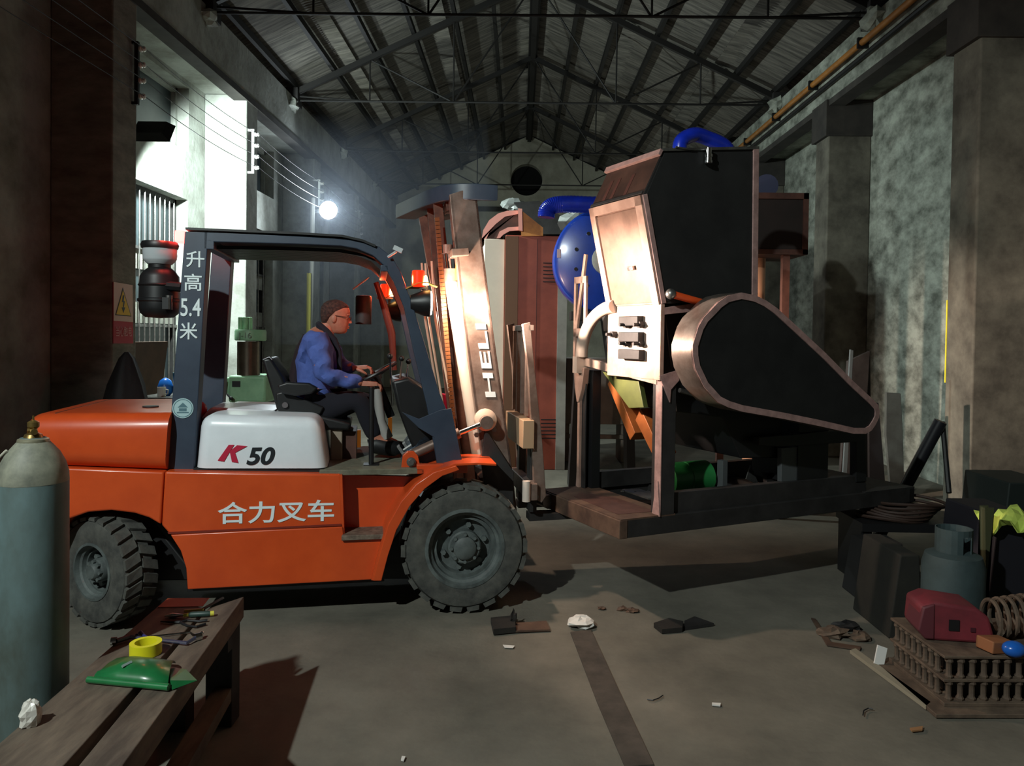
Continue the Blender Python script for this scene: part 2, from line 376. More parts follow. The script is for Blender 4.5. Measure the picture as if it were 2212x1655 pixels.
# ---------------------------------------------------------- lamps of the hall
t = thing('flood_lamp', 'dark flood lamp seen from behind beside the barred window', 'lamp', (-4.44, 9.08, 4.22))
m = MB(); a, b = .17, .1
rg = [[(-a, 0, -b), (a, 0, -b), (a, 0, b), (-a, 0, b)], [(-a*1.4, .1, -b*1.4), (a*1.4, .1, -b*1.4), (a*1.4, .1, b*1.4), (-a*1.4, .1, b*1.4)]]
T = Matrix.Rotation(R_(-35), 4, 'X'); m.loft(rg, T=T); obj('housing', m, black, t)
m = MB().b2((-.2, -.13, -.01), (-.16, 0, .3)); obj('mount', m, black, t)
t = thing('flood_lamp', 'blazing white flood lamp far down the hall on the left', 'lamp', (-3.9, 15.38, 4.27))
m = MB(); m.lathe([(.08, -.16), (.16, -.12), (.19, -.01), (.2, 0)], 20, Matrix.Rotation(R_(90), 4, 'X')); obj('housing', m, darksteel, t)
m = MB(); m.lathe([(.0, .0), (.18, .0), (.18, .006), (0, .006)], 20, Matrix.Rotation(R_(90), 4, 'X')); obj('lens', m, emis('lamp_glow', (235, 248, 255), 60), t, loc=(0, -.004, 0))
m = MB(); m.tube([(-.35, .2, .1), (0, .12, 0)], .02, 6); obj('arm', m, steel, t)
# thin smoke hanging round the far lamp
m = MB().b2((-4.14, 12.4, 1.6), (-.6, 19.2, 5.35)); sm_ = bpy.data.materials.new('thin_smoke'); sm_.use_nodes = True; nt = sm_.node_tree; nt.nodes.clear()
vo = nt.nodes.new('ShaderNodeVolumePrincipled'); vo.inputs['Density'].default_value = .028; vo.inputs['Color'].default_value = (.75, .85, 1, 1); vo.inputs['Anisotropy'].default_value = .45
oo = nt.nodes.new('ShaderNodeOutputMaterial'); nt.links.new(vo.outputs[0], oo.inputs['Volume'])
o = obj('smoke_haze', m, sm_, smooth=False); tag(o, 'thin bluish smoke hanging around the far flood lamp', 'smoke', kind='stuff')
# conduit on the third pillar and yellow striped door edge below it
for k, (x0, m_, lb) in enumerate(((674, steel, 'grey conduit rising behind the driver to the far lamp'),)):
    a = pY(674, 560, 15.4); b = pY(676, 428, 15.4); c_ = pY(668, 760, 15.4)
    o = obj('conduit', MB().tube([c_, a, b], .045, 8), M('pale_conduit', (190, 190, 184), .6)); tag(o, lb, 'conduit')
a = pY(667, 590, 15.3); b = pY(671, 760, 15.3)
o = obj('yellow_strip', MB().b2((a.x-.03, 15.26, b.z), (a.x+.05, 15.3, a.z)), M('yellow_paint', (206, 198, 70), .6)); tag(o, 'yellow painted strip beside the far conduit, left of the driver', 'strip')

# =================================================================== FORKLIFT
F = Fr(pZ(1003, 1325, 0), R_(11))
fk = thing('forklift', 'orange and white forklift truck with its driver, carrying the steel machine', 'forklift', F.o, F.a)
def wheel(name, R, Wd, rr, loc, rz, nl, flip=False):
    RX90 = Matrix.Rotation(R_(90), 4, 'X')
    m = MB()
    pr = [(rr*1.0, -.03), (rr*1.03, 0), (R*.78, .014), (R*.9, .004), (R*.935, -.02), (R*.94, -Wd*.5), (R*.935, -Wd+.02), (R*.88, -Wd), (R*.7, -Wd), (rr, -Wd+.02)]
    m.lathe(pr+[pr[0]], 48, RX90, cap=False)
    o = obj(name, m, rubber, fk, loc=loc, rot=(0, 0, rz))
    # lugs
    lm = MB(); h0, h1 = R*.925, R*1.0; da = math.pi*2/nl*.37
    def lug(z0, z1, sk):
        rg = []
        for z, s_, e in ((z0, 0, -.004), (z1, sk, 0)):
            rg.append([(h*math.cos(a+s_), h*math.sin(a+s_), z) for h, a in ((h0, -da), (h1+e, -da*.86), (h1+e, da*.86), (h0, da))])
        q = MB(); q.loft(rg, T=RX90); return mesh('tread_lug', q, rubber, smooth=False)
    l1 = lug(.004, -Wd*.47, .1); l2 = lug(-Wd-.004, -Wd*.53, .1)
    for i in range(nl):
        a = 2*math.pi*i/nl
        obj('tread_lug', None, None, o, me=l1, rot=(0, -a, 0)); obj('tread_lug', None, None, o, me=l2, rot=(0, -a-math.pi/nl, 0))
    m = MB(); m.lathe([(rr*1.06, -.004), (rr*1.06, .006), (rr*.97, .008), (rr*.93, -.02), (rr*.86, -.028), (rr*.84, -.055), (rr*.74, -.05), (rr*.7, -.1), (rr*.45, -.11), (0, -.11)], 40, RX90, cap=False); obj('rim', m, rimg, o)
    m = MB(); m.lathe([(rr*.44, -.11), (rr*.44, -.03), (rr*.4, -.02), (rr*.31, -.02), (rr*.3, .0), (rr*.24, .012), (0, .014)], 24, RX90); obj('hub', m, rimg, o)
    m = MB(); m.lathe([(.018, -.02), (.018, .02), (0, .02)], 6, RX90); nm = mesh('wheel_nut', m, rimg)
    for i in range(6):
        a = 2*math.pi*i/6+.3; obj('wheel_nut', None, None, o, me=nm, loc=(rr*.57*math.cos(a), .09, rr*.57*math.sin(a)))
    m = MB(); m.lathe([(.012, -.01), (.012, .01), (0, .01)], 6, RX90); nm = mesh('hub_bolt', m, rimg)
    for i in range(8):
        a = 2*math.pi*i/8; obj('hub_bolt', None, None, o, me=nm, loc=(rr*.36*math.cos(a), .012, rr*.36*math.sin(a)))
    return o
RF = .415
wheel('front_wheel', RF, .26, .245, (0, 0, RF+.005), 0, 22)
wheel('front_wheel', RF, .26, .245, (0, 1.26, RF+.005), math.pi, 22)
q = F.V(196, 1250, .06)
RRr = .335
wheel('rear_wheel', RRr, .2, .165, (q.x, q.y+.02, RRr+.005), R_(-38), 24)
wheel('rear_wheel', RRr, .2, .165, (q.x+.08, 1.08, RRr+.005), math.pi-R_(38), 24)
# --- body
def plate(name, px, v0, v1, m_, bev=.006, vm=None, parent=None, seg=3, label=None, ang=35):
    pts = F.V2(px, v0 if vm is None else vm); return obj(name, MB().prism(pts, v0, v1), m_, parent or fk, bev=bev, seg=seg, label=label, ang=ang)
def round_block(name, px, v0, v1, m_, wd, seg, keep_right=False):
    pts = F.V2(px, v0); bm = bmesh.new()
    a = [bm.verts.new((p[0], v0, p[1])) for p in pts]; b = [bm.verts.new((p[0], v1, p[1])) for p in pts]; n = len(pts)
    bm.faces.new(a); bm.faces.new(b[::-1])
    for i in range(n): bm.faces.new((a[i], b[i], b[(i+1) % n], a[(i+1) % n]))
    zm = (pts[0][1]+pts[-1][1])/2+.02; xm = max(p[0] for p in pts)-.03
    es = [e for e in bm.edges if not all(v.co.z < zm for v in e.verts) and not (keep_right and all(v.co.x > xm for v in e.verts))]
    bmesh.ops.bevel(bm, geom=es, offset=wd, segments=seg, profile=.5, affect='EDGES', clamp_overlap=True)
    bmesh.ops.recalc_face_normals(bm, faces=bm.faces)
    me = bpy.data.meshes.new(name); bm.to_mesh(me); bm.free(); me.materials.append(m_)
    me.polygons.foreach_set('use_smooth', [True]*len(me.polygons)); me.set_sharp_from_angle(angle=R_(30))
    return obj(name, None, None, fk, me=me)
round_block('counterweight', [(46, 1008), (44, 896), (364, 893), (355, 1019)], .04, 1.2, orange, .1, 7, True)
plate('rear_side_body', [(60, 1008), (354, 1020), (347, 1134), (322, 1119), (290, 1109), (240, 1103), (190, 1107), (150, 1121), (118, 1150), (95, 1180), (70, 1180), (52, 1100)], .035, 1.22, orange, .012)
plate('side_body', [(356, 1019), (736, 1025), (742, 1160), (829, 1160), (818, 1252), (405, 1274), (402, 1228), (390, 1190), (370, 1158), (349, 1135)], .03, 1.22, orange, .012)
plate('lower_body_panel', [(368, 1156), (560, 1146), (740, 1138), (742, 1162), (829, 1162), (818, 1252), (405, 1274), (402, 1228), (390, 1190)], .016, .03, orange, .008)
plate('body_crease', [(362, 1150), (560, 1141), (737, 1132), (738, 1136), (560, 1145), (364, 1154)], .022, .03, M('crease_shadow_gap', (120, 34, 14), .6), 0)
plate('recess_panel', [(734, 1026), (900, 1030), (850, 1165), (738, 1165)], .2, .24, orange, 0)
plate('recess_side', [(734, 1026), (739, 1026), (744, 1162), (739, 1162)], .03, .22, orange, 0)
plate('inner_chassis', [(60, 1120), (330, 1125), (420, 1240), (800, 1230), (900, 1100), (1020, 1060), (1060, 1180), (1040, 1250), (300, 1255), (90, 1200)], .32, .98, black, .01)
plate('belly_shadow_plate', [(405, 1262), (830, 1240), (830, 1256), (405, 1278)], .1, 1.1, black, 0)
# step
a = F.V(738, 1158, .03); b = F.V(834, 1152, .03)
m = MB(); m.prism([(a.x, -.01), (b.x, -.01), (b.x+.03, .2), (a.x+.02, .2)], a.z-.02, a.z+.012, 'z'); obj('step_plate', m, M('worn_step', (140, 124, 108), .7, .3, (90, 76, 66), 20, .3), fk, bev=.004)
# fender
outp = [(824, 1254), (838, 1200), (856, 1145), (885, 1093), (918, 1055), (955, 1028), (992, 1015), (1030, 1012), (1075, 1014)]
inp = [(806, 1254), (822, 1190), (838, 1134), (866, 1084), (899, 1046), (937, 1020), (985, 1006), (1030, 1004), (1072, 1006)]
po = F.V2(outp, -.03); pi_ = F.V2(inp, -.03)
m = MB().strip([(p[0], p[1]) for p in pi_], -.03, .34, -.012); obj('fender', m, orange, fk, bev=0)
m = MB().prism(pi_[:7]+po[:7][::-1], -.04, -.022); obj('fender_flange', m, orange, fk, bev=.004)
a = F.V(1075, 1012, -.03)
plate('fender_tab', [(866, 1018), (870, 985), (880, 975), (894, 975), (903, 985), (910, 1018)], .12, .15, orange, .004, vm=.12)
q = F.V(888, 998, .11); m = MB().lathe([(.03, 0), (.03, .02), (.018, .022), (.018, .035), (0, .035)], 12, Matrix.Rotation(R_(90), 4, 'X')); obj('tab_bolt', m, steel, fk, loc=(q.x, .12, q.z))
# floor plate
a = F.V(690, 1018, .06); b = F.V(900, 1018, .06)
m = MB().b2((a.x, .06, a.z-.03), (b.x+.05, 1.1, a.z+.005)); obj('floor_plate', m, M('rubber_mat', (118, 116, 98), .8, 0, (92, 90, 76), 16, .2), fk, bev=.004)
zfl = a.z
m = MB().b2((b.x, .06, zfl-.03), (b.x+.33, .12, zfl+.03)); obj('sill', m, orange, fk, bev=.004)
# hood
round_block('engine_hood', [(421, 1012), (432, 896), (690, 903), (706, 1012)], .09, 1.14, hoodw, .075, 7)
plate('hood_gasket', [(418, 1013), (700, 1013), (700, 1021), (418, 1021)], .1, 1.12, black, 0)
plate('hood_top', [(432, 905), (455, 880), (600, 888), (640, 903)], .42, .85, hoodw, .02, vm=.42, seg=4)
m = MB(); q = F.V(407, 884, .5); m.sph((q.x+.03, .5, q.z), .09, 14, 8, (1, 1, .7)); obj('red_cap', m, M('red_plastic', (205, 34, 30), .4), fk)
zq = F.V(100, 896, .04).z; q = F.W(190, 875, zq); m = MB().b2((q.x, .12, zq-.001), (q.x+.01, 1.1, zq+.002)); obj('counterweight_seam', m, black, fk)
q = F.V(330, 880, .5); m = MB().lathe([(.05, 0), (.05, .012), (0, .014)], 14); obj('filler_cover', m, black, fk, loc=(q.x, .45, F.V(364, 893, .05).z-.003))
# --- overhead guard
postpx = [(399, 500), (450, 500), (419, 1018), (360, 1017)]
railU = [(440, 500), (640, 510), (720, 515), (775, 520), (819, 533), (848, 556), (866, 588), (890, 654), (917, 740), (950, 850), (985, 935), (1000, 1010)]
railL = [(946, 1012), (932, 930), (922, 875), (895, 765), (873, 664), (850, 608), (829, 573), (806, 552), (770, 537), (735, 531), (640, 527), (440, 522)]
for v in (.13, .95):
    obj('rear_post', MB().prism(F.V2(postpx, .13), v, v+(.12)), slate, fk, bev=.006)
    obj('guard_rail', MB().prism(F.V2(railU+railL, .13), v, v+.07), slate, fk, bev=.005)
    obj('post_bracket', MB().prism(F.V2([(868, 890), (905, 905), (950, 886), (975, 882), (1001, 1010), (945, 1013), (938, 945), (905, 925)], .12), v-.01, v-.002), slate, fk, bev=.003)
sp = F.V2([(462, 527), (640, 531), (735, 535), (775, 543), (806, 556), (829, 577)], .13)
for k in range(13):
    v = .215+k*.0565
    obj('roof_slat', MB().strip(sp, v, v+.036, .022), blackp, fk)
cp = F.V2([(402, 492), (640, 502), (740, 508), (784, 518), (812, 530)], .13)
obj('roof_cover', MB().strip(cp, .11, 1.04, .014), blackp, fk)
m = MB()
for (x, y) in ((455, 528),): 
    q = F.V(x, y, .13); m.b2((q.x-.04, .13, q.z-.03), (q.x+.02, 1.05, q.z+.03))
obj('rear_cross_bar', m, slate, fk, bev=.004)
q = F.V(829, 576, .13); m = MB().b2((q.x-.02, .13, q.z-.03), (q.x+.03, 1.0, q.z+.01)); obj('front_cross_bar', m, slate, fk, bev=.004)
# --- writing
postA = F.V(399, 500, .128); postB = F.V(360, 1017, .128)
white_t = M('white_lettering', (225, 236, 238), .5); blk_t = M('black_lettering', (22, 28, 34), .5); red_t = M('red_lettering', (186, 28, 62), .5)
RXm = Matrix.Rotation(R_(90), 4, 'X')
def text_px(body, x0, y0, x1, y1, v, m_, name='lettering', shear=0, rot=0, skew=0, bold=0, dep=.0015, parent=None):
    T = RXm if not rot else RXm @ Matrix.Rotation(R_(rot), 4, 'Z')
    o = text_mesh(body, .1, m_, parent or fk, name, T, dep, shear, bold=bold)
    A = F.V(x0, y1, v); B = F.V(x1, y0, v)
    fit_text(o, A.x, B.x, A.z, B.z)
    for q in o.data.vertices: q.co.y += v; q.co.x += skew*(q.co.z-A.z)
    return o
for ch, (x0, y0, x1, y1) in {'升': (402, 543, 442, 577), '高': (398, 592, 436, 628), '5.4': (390, 645, 434, 683), '米': (388, 697, 427, 733)}.items():
    text_px(ch, x0, y0, x1, y1, .127, white_t, bold=.001)
text_px('合力叉车', 470, 1079, 722, 1133, .027, white_t, bold=.0015)
text_px('50', 532, 966, 594, 1005, .087, blk_t, shear=.25, bold=.003)
for px in ([(470, 995), (494, 961), (506, 961), (498, 973), (484, 997)], [(496, 975), (512, 962), (534, 964), (508, 978), (515, 1000), (501, 998)]):
    obj('lettering', MB().prism(F.V2(px, .087), .085, .09), red_t, fk, smooth=False)
# round seal on the post
q = F.V(395, 882, .127); rr = .062
m = MB().lathe([(rr, 0), (rr, .002), (0, .002)], 28, RXm); sl_ = obj('round_badge', m, M('badge_pale', (170, 200, 204), .5), fk, loc=(q.x, .1285, q.z))
m = MB().lathe([(rr*.9, .002), (rr*.9, .0035), (rr*.84, .0035), (rr*.84, .002)], 28, RXm, cap=False)
m.prism([(-.03, .005), (0, .035), (.03, .005)], -.0035, -.002); m.b2((-.022, -.0035, -.018), (.022, -.002, .0)); m.b2((-.034, -.0035, -.03), (.034, -.002, -.023))
obj('badge_emblem', m, M('badge_dark', (84, 118, 128), .5), sl_)
# --- air cleaner behind the rear post
q0 = F.V(345, 620, .3); sc = (hit(400, 620, F.o+F.y*.3, F.y)-hit(300, 620, F.o+F.y*.3, F.y)).length/100
m = MB(); zz = lambda y: (620-y)*sc
m.lathe([(0, zz(692)), (30*sc, zz(690)), (41*sc, zz(680)), (44*sc, zz(668)), (44*sc, zz(655)), (47*sc, zz(653)), (47*sc, zz(648)), (44*sc, zz(646)), (43*sc, zz(620)), (46*sc, zz(616)), (43*sc, zz(612)), (42*sc, zz(596)), (34*sc, zz(584)), (24*sc, zz(576)), (24*sc, zz(566))], 28)
ac = obj('air_cleaner', m, blackp, fk, loc=(q0.x, .3, q0.z))
m = MB(); m.lathe([(26*sc, zz(568)), (34*sc, zz(560)), (36*sc, zz(556)), (37*sc, zz(528)), (0, zz(528))], 28); obj('intake_bowl', m, M('clear_grey_bowl', (176, 182, 186), .3), ac)
m = MB(); m.lathe([(39*sc, zz(532)), (41*sc, zz(524)), (38*sc, zz(517)), (0, zz(514))], 28); obj('intake_cap', m, blackp, ac)
m = MB(); m.tube([(0, -.05, zz(617)), (60*sc, -.12, zz(622))], .03, 8); m.b2((20*sc, -.16, zz(672)), (33*sc, -.115, zz(646))); obj('clamp', m, blackp, ac)
m = MB(); m.lathe([(.02, 0), (.02, .09), (0, .09)], 10); obj('hose_clip', m, steel, ac, loc=(28*sc, -.09, zz(673)))
# tail lamp
q = F.V(391, 510, .2); tl = obj('tail_lamp', MB().box((0, 0, 0), (.06, .1, .075)), M('tail_red', (255, 70, 66), .4, emit=14), fk, bev=.008, loc=(q.x-.01, .26, q.z))
l = light('tail_lamp_glow', 'POINT', (0, 0, 0), (0, 0, -1), 4.0, (1, .08, .05), .03); l.parent = fk; l.location = (q.x-.1, .2, q.z)

# --- mast
def quadp(name, px, v0, v1, m_, vm=None, bev=.004, parent=None): return plate(name, px, v0, v1, m_, bev, vm=vm, parent=parent)
mast = obj('mast', MB().prism(F.V2([(971, 420), (1027, 402), (1062, 690), (1103, 985), (1122, 1150), (1066, 1150), (1041, 985), (1000, 690)], .3), .3, .32), mastm, fk, bev=.004)
def mp(name, px, v0, v1, m_, vm=.3, bev=.003): return obj(name, MB().prism(F.V2(px, vm), v0, v1), m_, mast, bev=bev)
mp('rail_flange', [(971, 420), (978, 418), (1007, 690), (1048, 985), (1074, 1150), (1066, 1150), (1041, 985), (1000, 690)], .3, .42, mastm)
mp('rail_flange', [(1022, 402), (1027, 402), (1062, 690), (1103, 985), (1122, 1150), (1117, 1150), (1097, 985), (1056, 690)], .3, .42, mastd)
mp('far_rail', [(905, 470), (945, 455), (985, 690), (1025, 985), (1030, 1150), (985, 1150), (978, 985), (945, 690)], .86, .92, mastd, .86)
mp('inner_rail', [(936, 440), (956, 436), (982, 690), (1022, 985), (1040, 1150), (1015, 1150), (998, 985), (962, 690)], .52, .56, mastd, .52)
mp('inner_rail', [(922, 450), (946, 446), (975, 690), (1012, 985), (1022, 1150), (990, 1150), (985, 985), (948, 690)], .74, .78, mastd, .74)
for y0, y1 in ((425, 450), (600, 618), (900, 935), (1040, 1080)):
    f0 = (y0-420)/565*70; mp('cross_member', [(965+f0, y0), (1000+f0, y0-6), (1003+f0, y1-6), (968+f0, y1)], .42, .9, mastd)
mp('crosshead_bracket', [(973, 540), (1009, 538), (1011, 553), (974, 556)], .22, .42, mastm)
# crosshead guard, a curved beam on top
cpx = [(1027, 396), (990, 397), (950, 404), (915, 417), (885, 434), (853, 453)]
cw = F.V(1027, 396, .28).z
pts = [F.W(x, y, cw) for x, y in cpx]; vmx = pts[-1].y
pt2 = [(p.x, .28+(p.y-.28)*.62) if i < 3 else (p.x, .28+(p.y-.28)*.8) for i, p in enumerate(pts)]
inn = [(p[0]+.16, p[1]+.02) for p in pt2]
m = MB(); m.prism(pt2+inn[::-1], cw-.11, cw, 'z'); obj('crosshead_guard', m, slate, mast, bev=.006)
# lift cylinders
for k, v in enumerate((.42, .68)):
    A = F.V(1036, 1000, .42); B = F.V(973, 600, .42); dx = 0 if k == 0 else -.0
    d = (B-A); A2 = Vector((A.x, v, A.z)); B2 = Vector((B.x, v, B.z))
    cyl = obj('lift_cylinder', MB().tube([A2, B2], .047, 16), M('cream_cylinder', (214, 200, 184), .35, .2), mast)
    Cc = Vector((F.V(966, 548, .42).x, v, F.V(966, 548, .42).z))
    obj('piston_rod', MB().tube([B2, Cc], .022, 12), chrome, cyl); obj('collar', MB().tube([B2-Vector((0, 0, .03)), B2+Vector((-.003, 0, .06))], .055, 16), mastm, cyl)
    obj('rod_head', MB().tube([Cc, Cc+Vector((-.002, 0, .06))], .04, 12), mastm, cyl)
    if k == 0:
        o = obj('yellow_tag', MB().b2((B.x+.03, v-.05, B.z-.02), (B.x+.07, v-.045, B.z+.13)), M('amber_tag', (226, 160, 60), .5), mast)
# chains
lk = MB().b2((-.016, -.012, -.012), (.016, .012, .012)); lme = mesh('chain_link', lk, M('chain_brown', (128, 78, 44), .5, .5))
for c_, (A, B, v) in enumerate([(F.V(993, 1010, .4), F.V(950, 470, .4), .4), (F.V(1028, 960, .62), F.V(985, 480, .62), .66)]):
    A = Vector((A.x-.02, v, A.z)); B = Vector((B.x-.02, v, B.z)); n = 62
    ch = obj('lift_chain', MB().tube([A, B], .008, 6), M('chain_core', (60, 40, 28), .6), fk)
    for i in range(n):
        p = A.lerp(B, (i+.5)/n); obj('chain_link', None, None, ch, me=lme, loc=p, rot=(0, R_(-7), 0))
# hoses on the mast
for k, (x0, x1, v) in enumerate(((925, 960, .8), (934, 968, .82), (944, 985, .65))):
    A = F.V(x0, 690, .5); B = F.V(x1, 900, .5); A2 = F.V(x0-8, 560, .5)
    obj('hydraulic_hose', MB().tube([(A2.x, v, A2.z), (A.x, v, A.z), (B.x, v, B.z)], .009, 8), M('hose_pale', (190, 170, 150), .5), mast)
# mast writing, reads upwards
o = text_px('HELI', 1040, 700, 1064, 858, .297, white_t, rot=90, bold=.002)
A = F.V(1052, 855, .297); B = F.V(1030, 700, .297); k_ = (B.x-A.x)/(B.z-A.z)
z0 = min(q.co.z for q in o.data.vertices)
xs = min(q.co.x for q in o.data.vertices)
for q in o.data.vertices: q.co.x += k_*(q.co.z-z0)+.03
# tilt cylinder and hinge
A = F.V(955, 950, .2); B = F.V(1012, 935, .2); Cc = F.V(1050, 912, .2)
tc = obj('tilt_cylinder', MB().tube([(A.x-.25, .2, A.z-.12), (B.x-.06, .2, B.z)], .035, 14), mastm, fk)
obj('tilt_rod', MB().tube([(B.x-.06, .2, B.z), (Cc.x, .2, Cc.z)], .018, 10), chrome, tc)
obj('tilt_eye', MB().tube([(Cc.x, .16, Cc.z), (Cc.x, .26, Cc.z)], .045, 16), mastm, tc)
q = F.V(1048, 900, .28); obj('hinge_cap', MB().lathe([(.075, 0), (.075, .05), (.05, .07), (0, .075)], 20, RXm), M('cream_hinge', (206, 180, 160), .5), mast, loc=(q.x, .29, q.z-.02))
for (x, y) in ((1068, 918), (1068, 928), (1030, 940)):
    q = F.V(x, y, .27); obj('bolt', MB().lathe([(.018, 0), (.018, .03), (0, .03)], 6, RXm), steel, mast, loc=(q.x, .3, q.z))
plate('mast_mount', [(1048, 925), (1110, 1020), (1108, 1160), (1060, 1160), (1040, 1000)], .26, .29, darksteel, .004, vm=.26)
plate('front_axle_housing', [(940, 1140), (1070, 1140), (1070, 1240), (940, 1240)], .3, .95, black, .02, vm=.3)
# carriage and forks
for v in (.24, .84):
    cg = obj('carriage_plate', MB().prism(F.V2([(1129, 700), (1146, 696), (1155, 800), (1166, 900), (1172, 960), (1180, 1072), (1170, 1087), (1155, 1078), (1150, 960), (1141, 800)], .24), v, v+.05), mastm, fk, bev=.004)
    for (x, y) in ((1150, 938), (1150, 960), (1160, 1072)):
        q = F.V(x-4, y, .24); obj('carriage_bolt', MB().lathe([(.02, 0), (.02, .025), (0, .025)], 8, RXm), steel, cg, loc=(q.x, v, q.z))
a = F.V(1130, 905, .3); b = F.V(1146, 965, .3)
obj('carriage_bar', MB().b2((a.x-.02, .2, b.z), (a.x+.06, .88, a.z)), M('tan_steel', (176, 148, 118), .6, .2), fk, bev=.005)
a = F.V(1140, 1040, .3); b = F.V(1150, 1075, .3); obj('lower_carriage_bar', MB().b2((a.x-.02, .2, b.z), (a.x+.05, .88, a.z)), mastm, fk, bev=.005)
a = F.V(1136, 1038, .22); obj('roller', MB().tube([(a.x, .2, a.z-.14), (a.x, .2, a.z)], .028, 14), M('pale_roller', (216, 202, 190), .5), fk)
for k in range(4):
    v = .34+.16*k; a = F.V(1135, 900, .3); b = F.V(1122, 705, .3)
    obj('backrest_bar', MB().b2((a.x+.005, v, a.z), (a.x+.03, v+.03, b.z)), mastm, fk)
obj('backrest_top', MB().b2((a.x, .24, b.z-.03), (a.x+.04, .88, b.z+.01)), mastm, fk, bev=.003)
zf = F.V(1155, 1078, .24).z
for v in (.35, .76):
    fo = obj('fork', MB().prism([(a.x+.05, .56), (a.x+.1, .56), (a.x+.1, 1.05), (a.x+.05, 1.05)], v, v+.12), darksteel, fk, bev=.004)
    obj('fork_blade', MB().prism([(a.x+.05, .497), (a.x+1.3, .53), (a.x+1.3, .545), (a.x+.05, .547)], v, v+.12), darksteel, fo)
# --- lamps at the front posts
amber = M('amber_lens', (255, 46, 16), .3, emit=1.3); amberb = emis('amber_bulb', (255, 190, 110), 30)
RY = Matrix.Rotation(R_(90), 4, 'Y')
def headlamp(x, y, tx, ty, v, s_, lab_):
    q = F.V(x, y, v)
    h = obj('headlamp', MB().lathe([(0, -.13*s_), (.05*s_, -.125*s_), (.085*s_, -.04*s_), (.09*s_, 0), (.082*s_, .004)], 20, RY), blackp, fk, loc=q)
    obj('lens', MB().lathe([(0, .0), (.08*s_, 0), (.075*s_, .012), (0, .016)], 20, RY), emis('headlamp_glow', (255, 236, 214), 45), h, loc=(.001, 0, 0))
    obj('lamp_hood', MB().strip([(-.16*s_, .09*s_), (-.08*s_, .13*s_), (-.02*s_, .135*s_), (.05*s_, .11*s_)], -.06*s_, .06*s_, .006), M('amber_hood', (206, 150, 60), .5), h)
    p = F.V(tx, ty, v)
    t_ = obj('turn_signal', MB().lathe([(.035*s_, -.05*s_), (.042*s_, -.045*s_), (.042*s_, .05*s_), (.036*s_, .056*s_), (0, .058*s_)], 16), amber, fk, loc=p)
    obj('bulb', MB().lathe([(.0, -.03), (.022, -.03), (.008, .03), (0, .035)], 10), amberb, t_, loc=(.046*s_, -.02, -.01))
    obj('bracket', MB().b2((-.07*s_, -.02, -.065*s_), (.06*s_, .02, -.052*s_)).tube([(.03, 0, -.06*s_), (.02, 0, -.2*s_)], .01, 6), steel, t_)
    return q, p
hq, tp = headlamp(928, 655, 904, 603, .16, 1.0, '')
hq2, tp2 = headlamp(866, 672, 833, 629, 1.06, .95, '')
for q, e in ((hq, 120), (hq2, 90)):
    l = light('headlamp_beam', 'SPOT', (0, 0, 0), (1, 0, -.06), e, (1, .72, .55), .035, 168, .3); l.parent = fk; l.location = (q.x+.03, q.y, q.z)
    l = light('headlamp_core', 'SPOT', (0, 0, 0), (1, .29 if e == 90 else 0, -.12 if e == 90 else -.02), e*(19 if e == 90 else 5), (1, .78, .64), .035, 35 if e == 90 else 62, .8); l.parent = fk; l.location = (q.x+.03, q.y, q.z)
for q in (tp, tp2):
    l = light('turn_signal_glow', 'POINT', (0, 0, 0), (0, 0, -1), 8, (1, .12, .04), .03); l.parent = fk; l.location = (q.x-.07, q.y+.02, q.z)
# lamp ledge, mirror, wiper rod
q = F.V(838, 556, .13); obj('mirror_arm', MB().tube([(q.x, .1, q.z), (q.x+.05, .05, q.z+.03)], .008, 6).box((q.x+.06, .04, q.z+.045), (.06, .01, .03), (0, .4, 0)), M('pale_metal', (190, 196, 198), .4), fk)
A = F.V(762, 625, .96); B = F.V(797, 599, .96); obj('guard_rod', MB().tube([A, B], .006, 6), M('pale_metal', (190, 196, 198), .4), fk)

# --- operator place
m = MB()
st = obj('seat', MB().prism(F.V2([(590, 890), (600, 880), (680, 893), (740, 908), (760, 914), (755, 930), (700, 928), (640, 918), (596, 905)], .45), .42, .86), blackp, fk, bev=.02, seg=4)
obj('backrest', MB().prism(F.V2([(565, 775), (585, 772), (612, 815), (632, 870), (640, 893), (600, 893), (588, 850)], .45), .44, .84), blackp, st, bev=.02, seg=4)
obj('armrest', MB().prism(F.V2([(600, 832), (620, 825), (668, 827), (688, 838), (675, 850), (640, 855), (610, 850)], .4), .36, .42), blackp, st, bev=.012, seg=3)
obj('armrest', MB().prism(F.V2([(600, 832), (620, 825), (668, 827), (688, 838), (675, 850), (640, 855), (610, 850)], .4), .88, .94), blackp, st, bev=.012, seg=3)
obj('lower_cushion', MB().prism(F.V2([(595, 850), (615, 845), (700, 880), (692, 896), (640, 890), (600, 895)], .42), .42, .48), blackp, st, bev=.01)
q = F.V(572, 772, .5); obj('chrome_edge', MB().tube([F.V(568, 776, .44), F.V(582, 770, .44), F.V(590, 778, .44)], .006, 6), chrome, st)
q = F.V(616, 875, .41); obj('knob', MB().lathe([(.02, 0), (.02, .02), (0, .02)], 10, RXm), M('grey_plastic', (90, 84, 86), .5), st, loc=(q.x, .42, q.z))
a = F.V(715, 925, .5); b = F.V(740, 975, .5); obj('seat_column', MB().b2((a.x, .45, zfl), (b.x, .75, a.z)), M('column_grey', (150, 136, 120), .6), fk, bev=.01)
a = F.V(742, 928, .6); b = F.V(770, 985, .6); obj('brown_cover', MB().b2((a.x, .5, zfl), (b.x, .85, a.z)), browniron, fk)
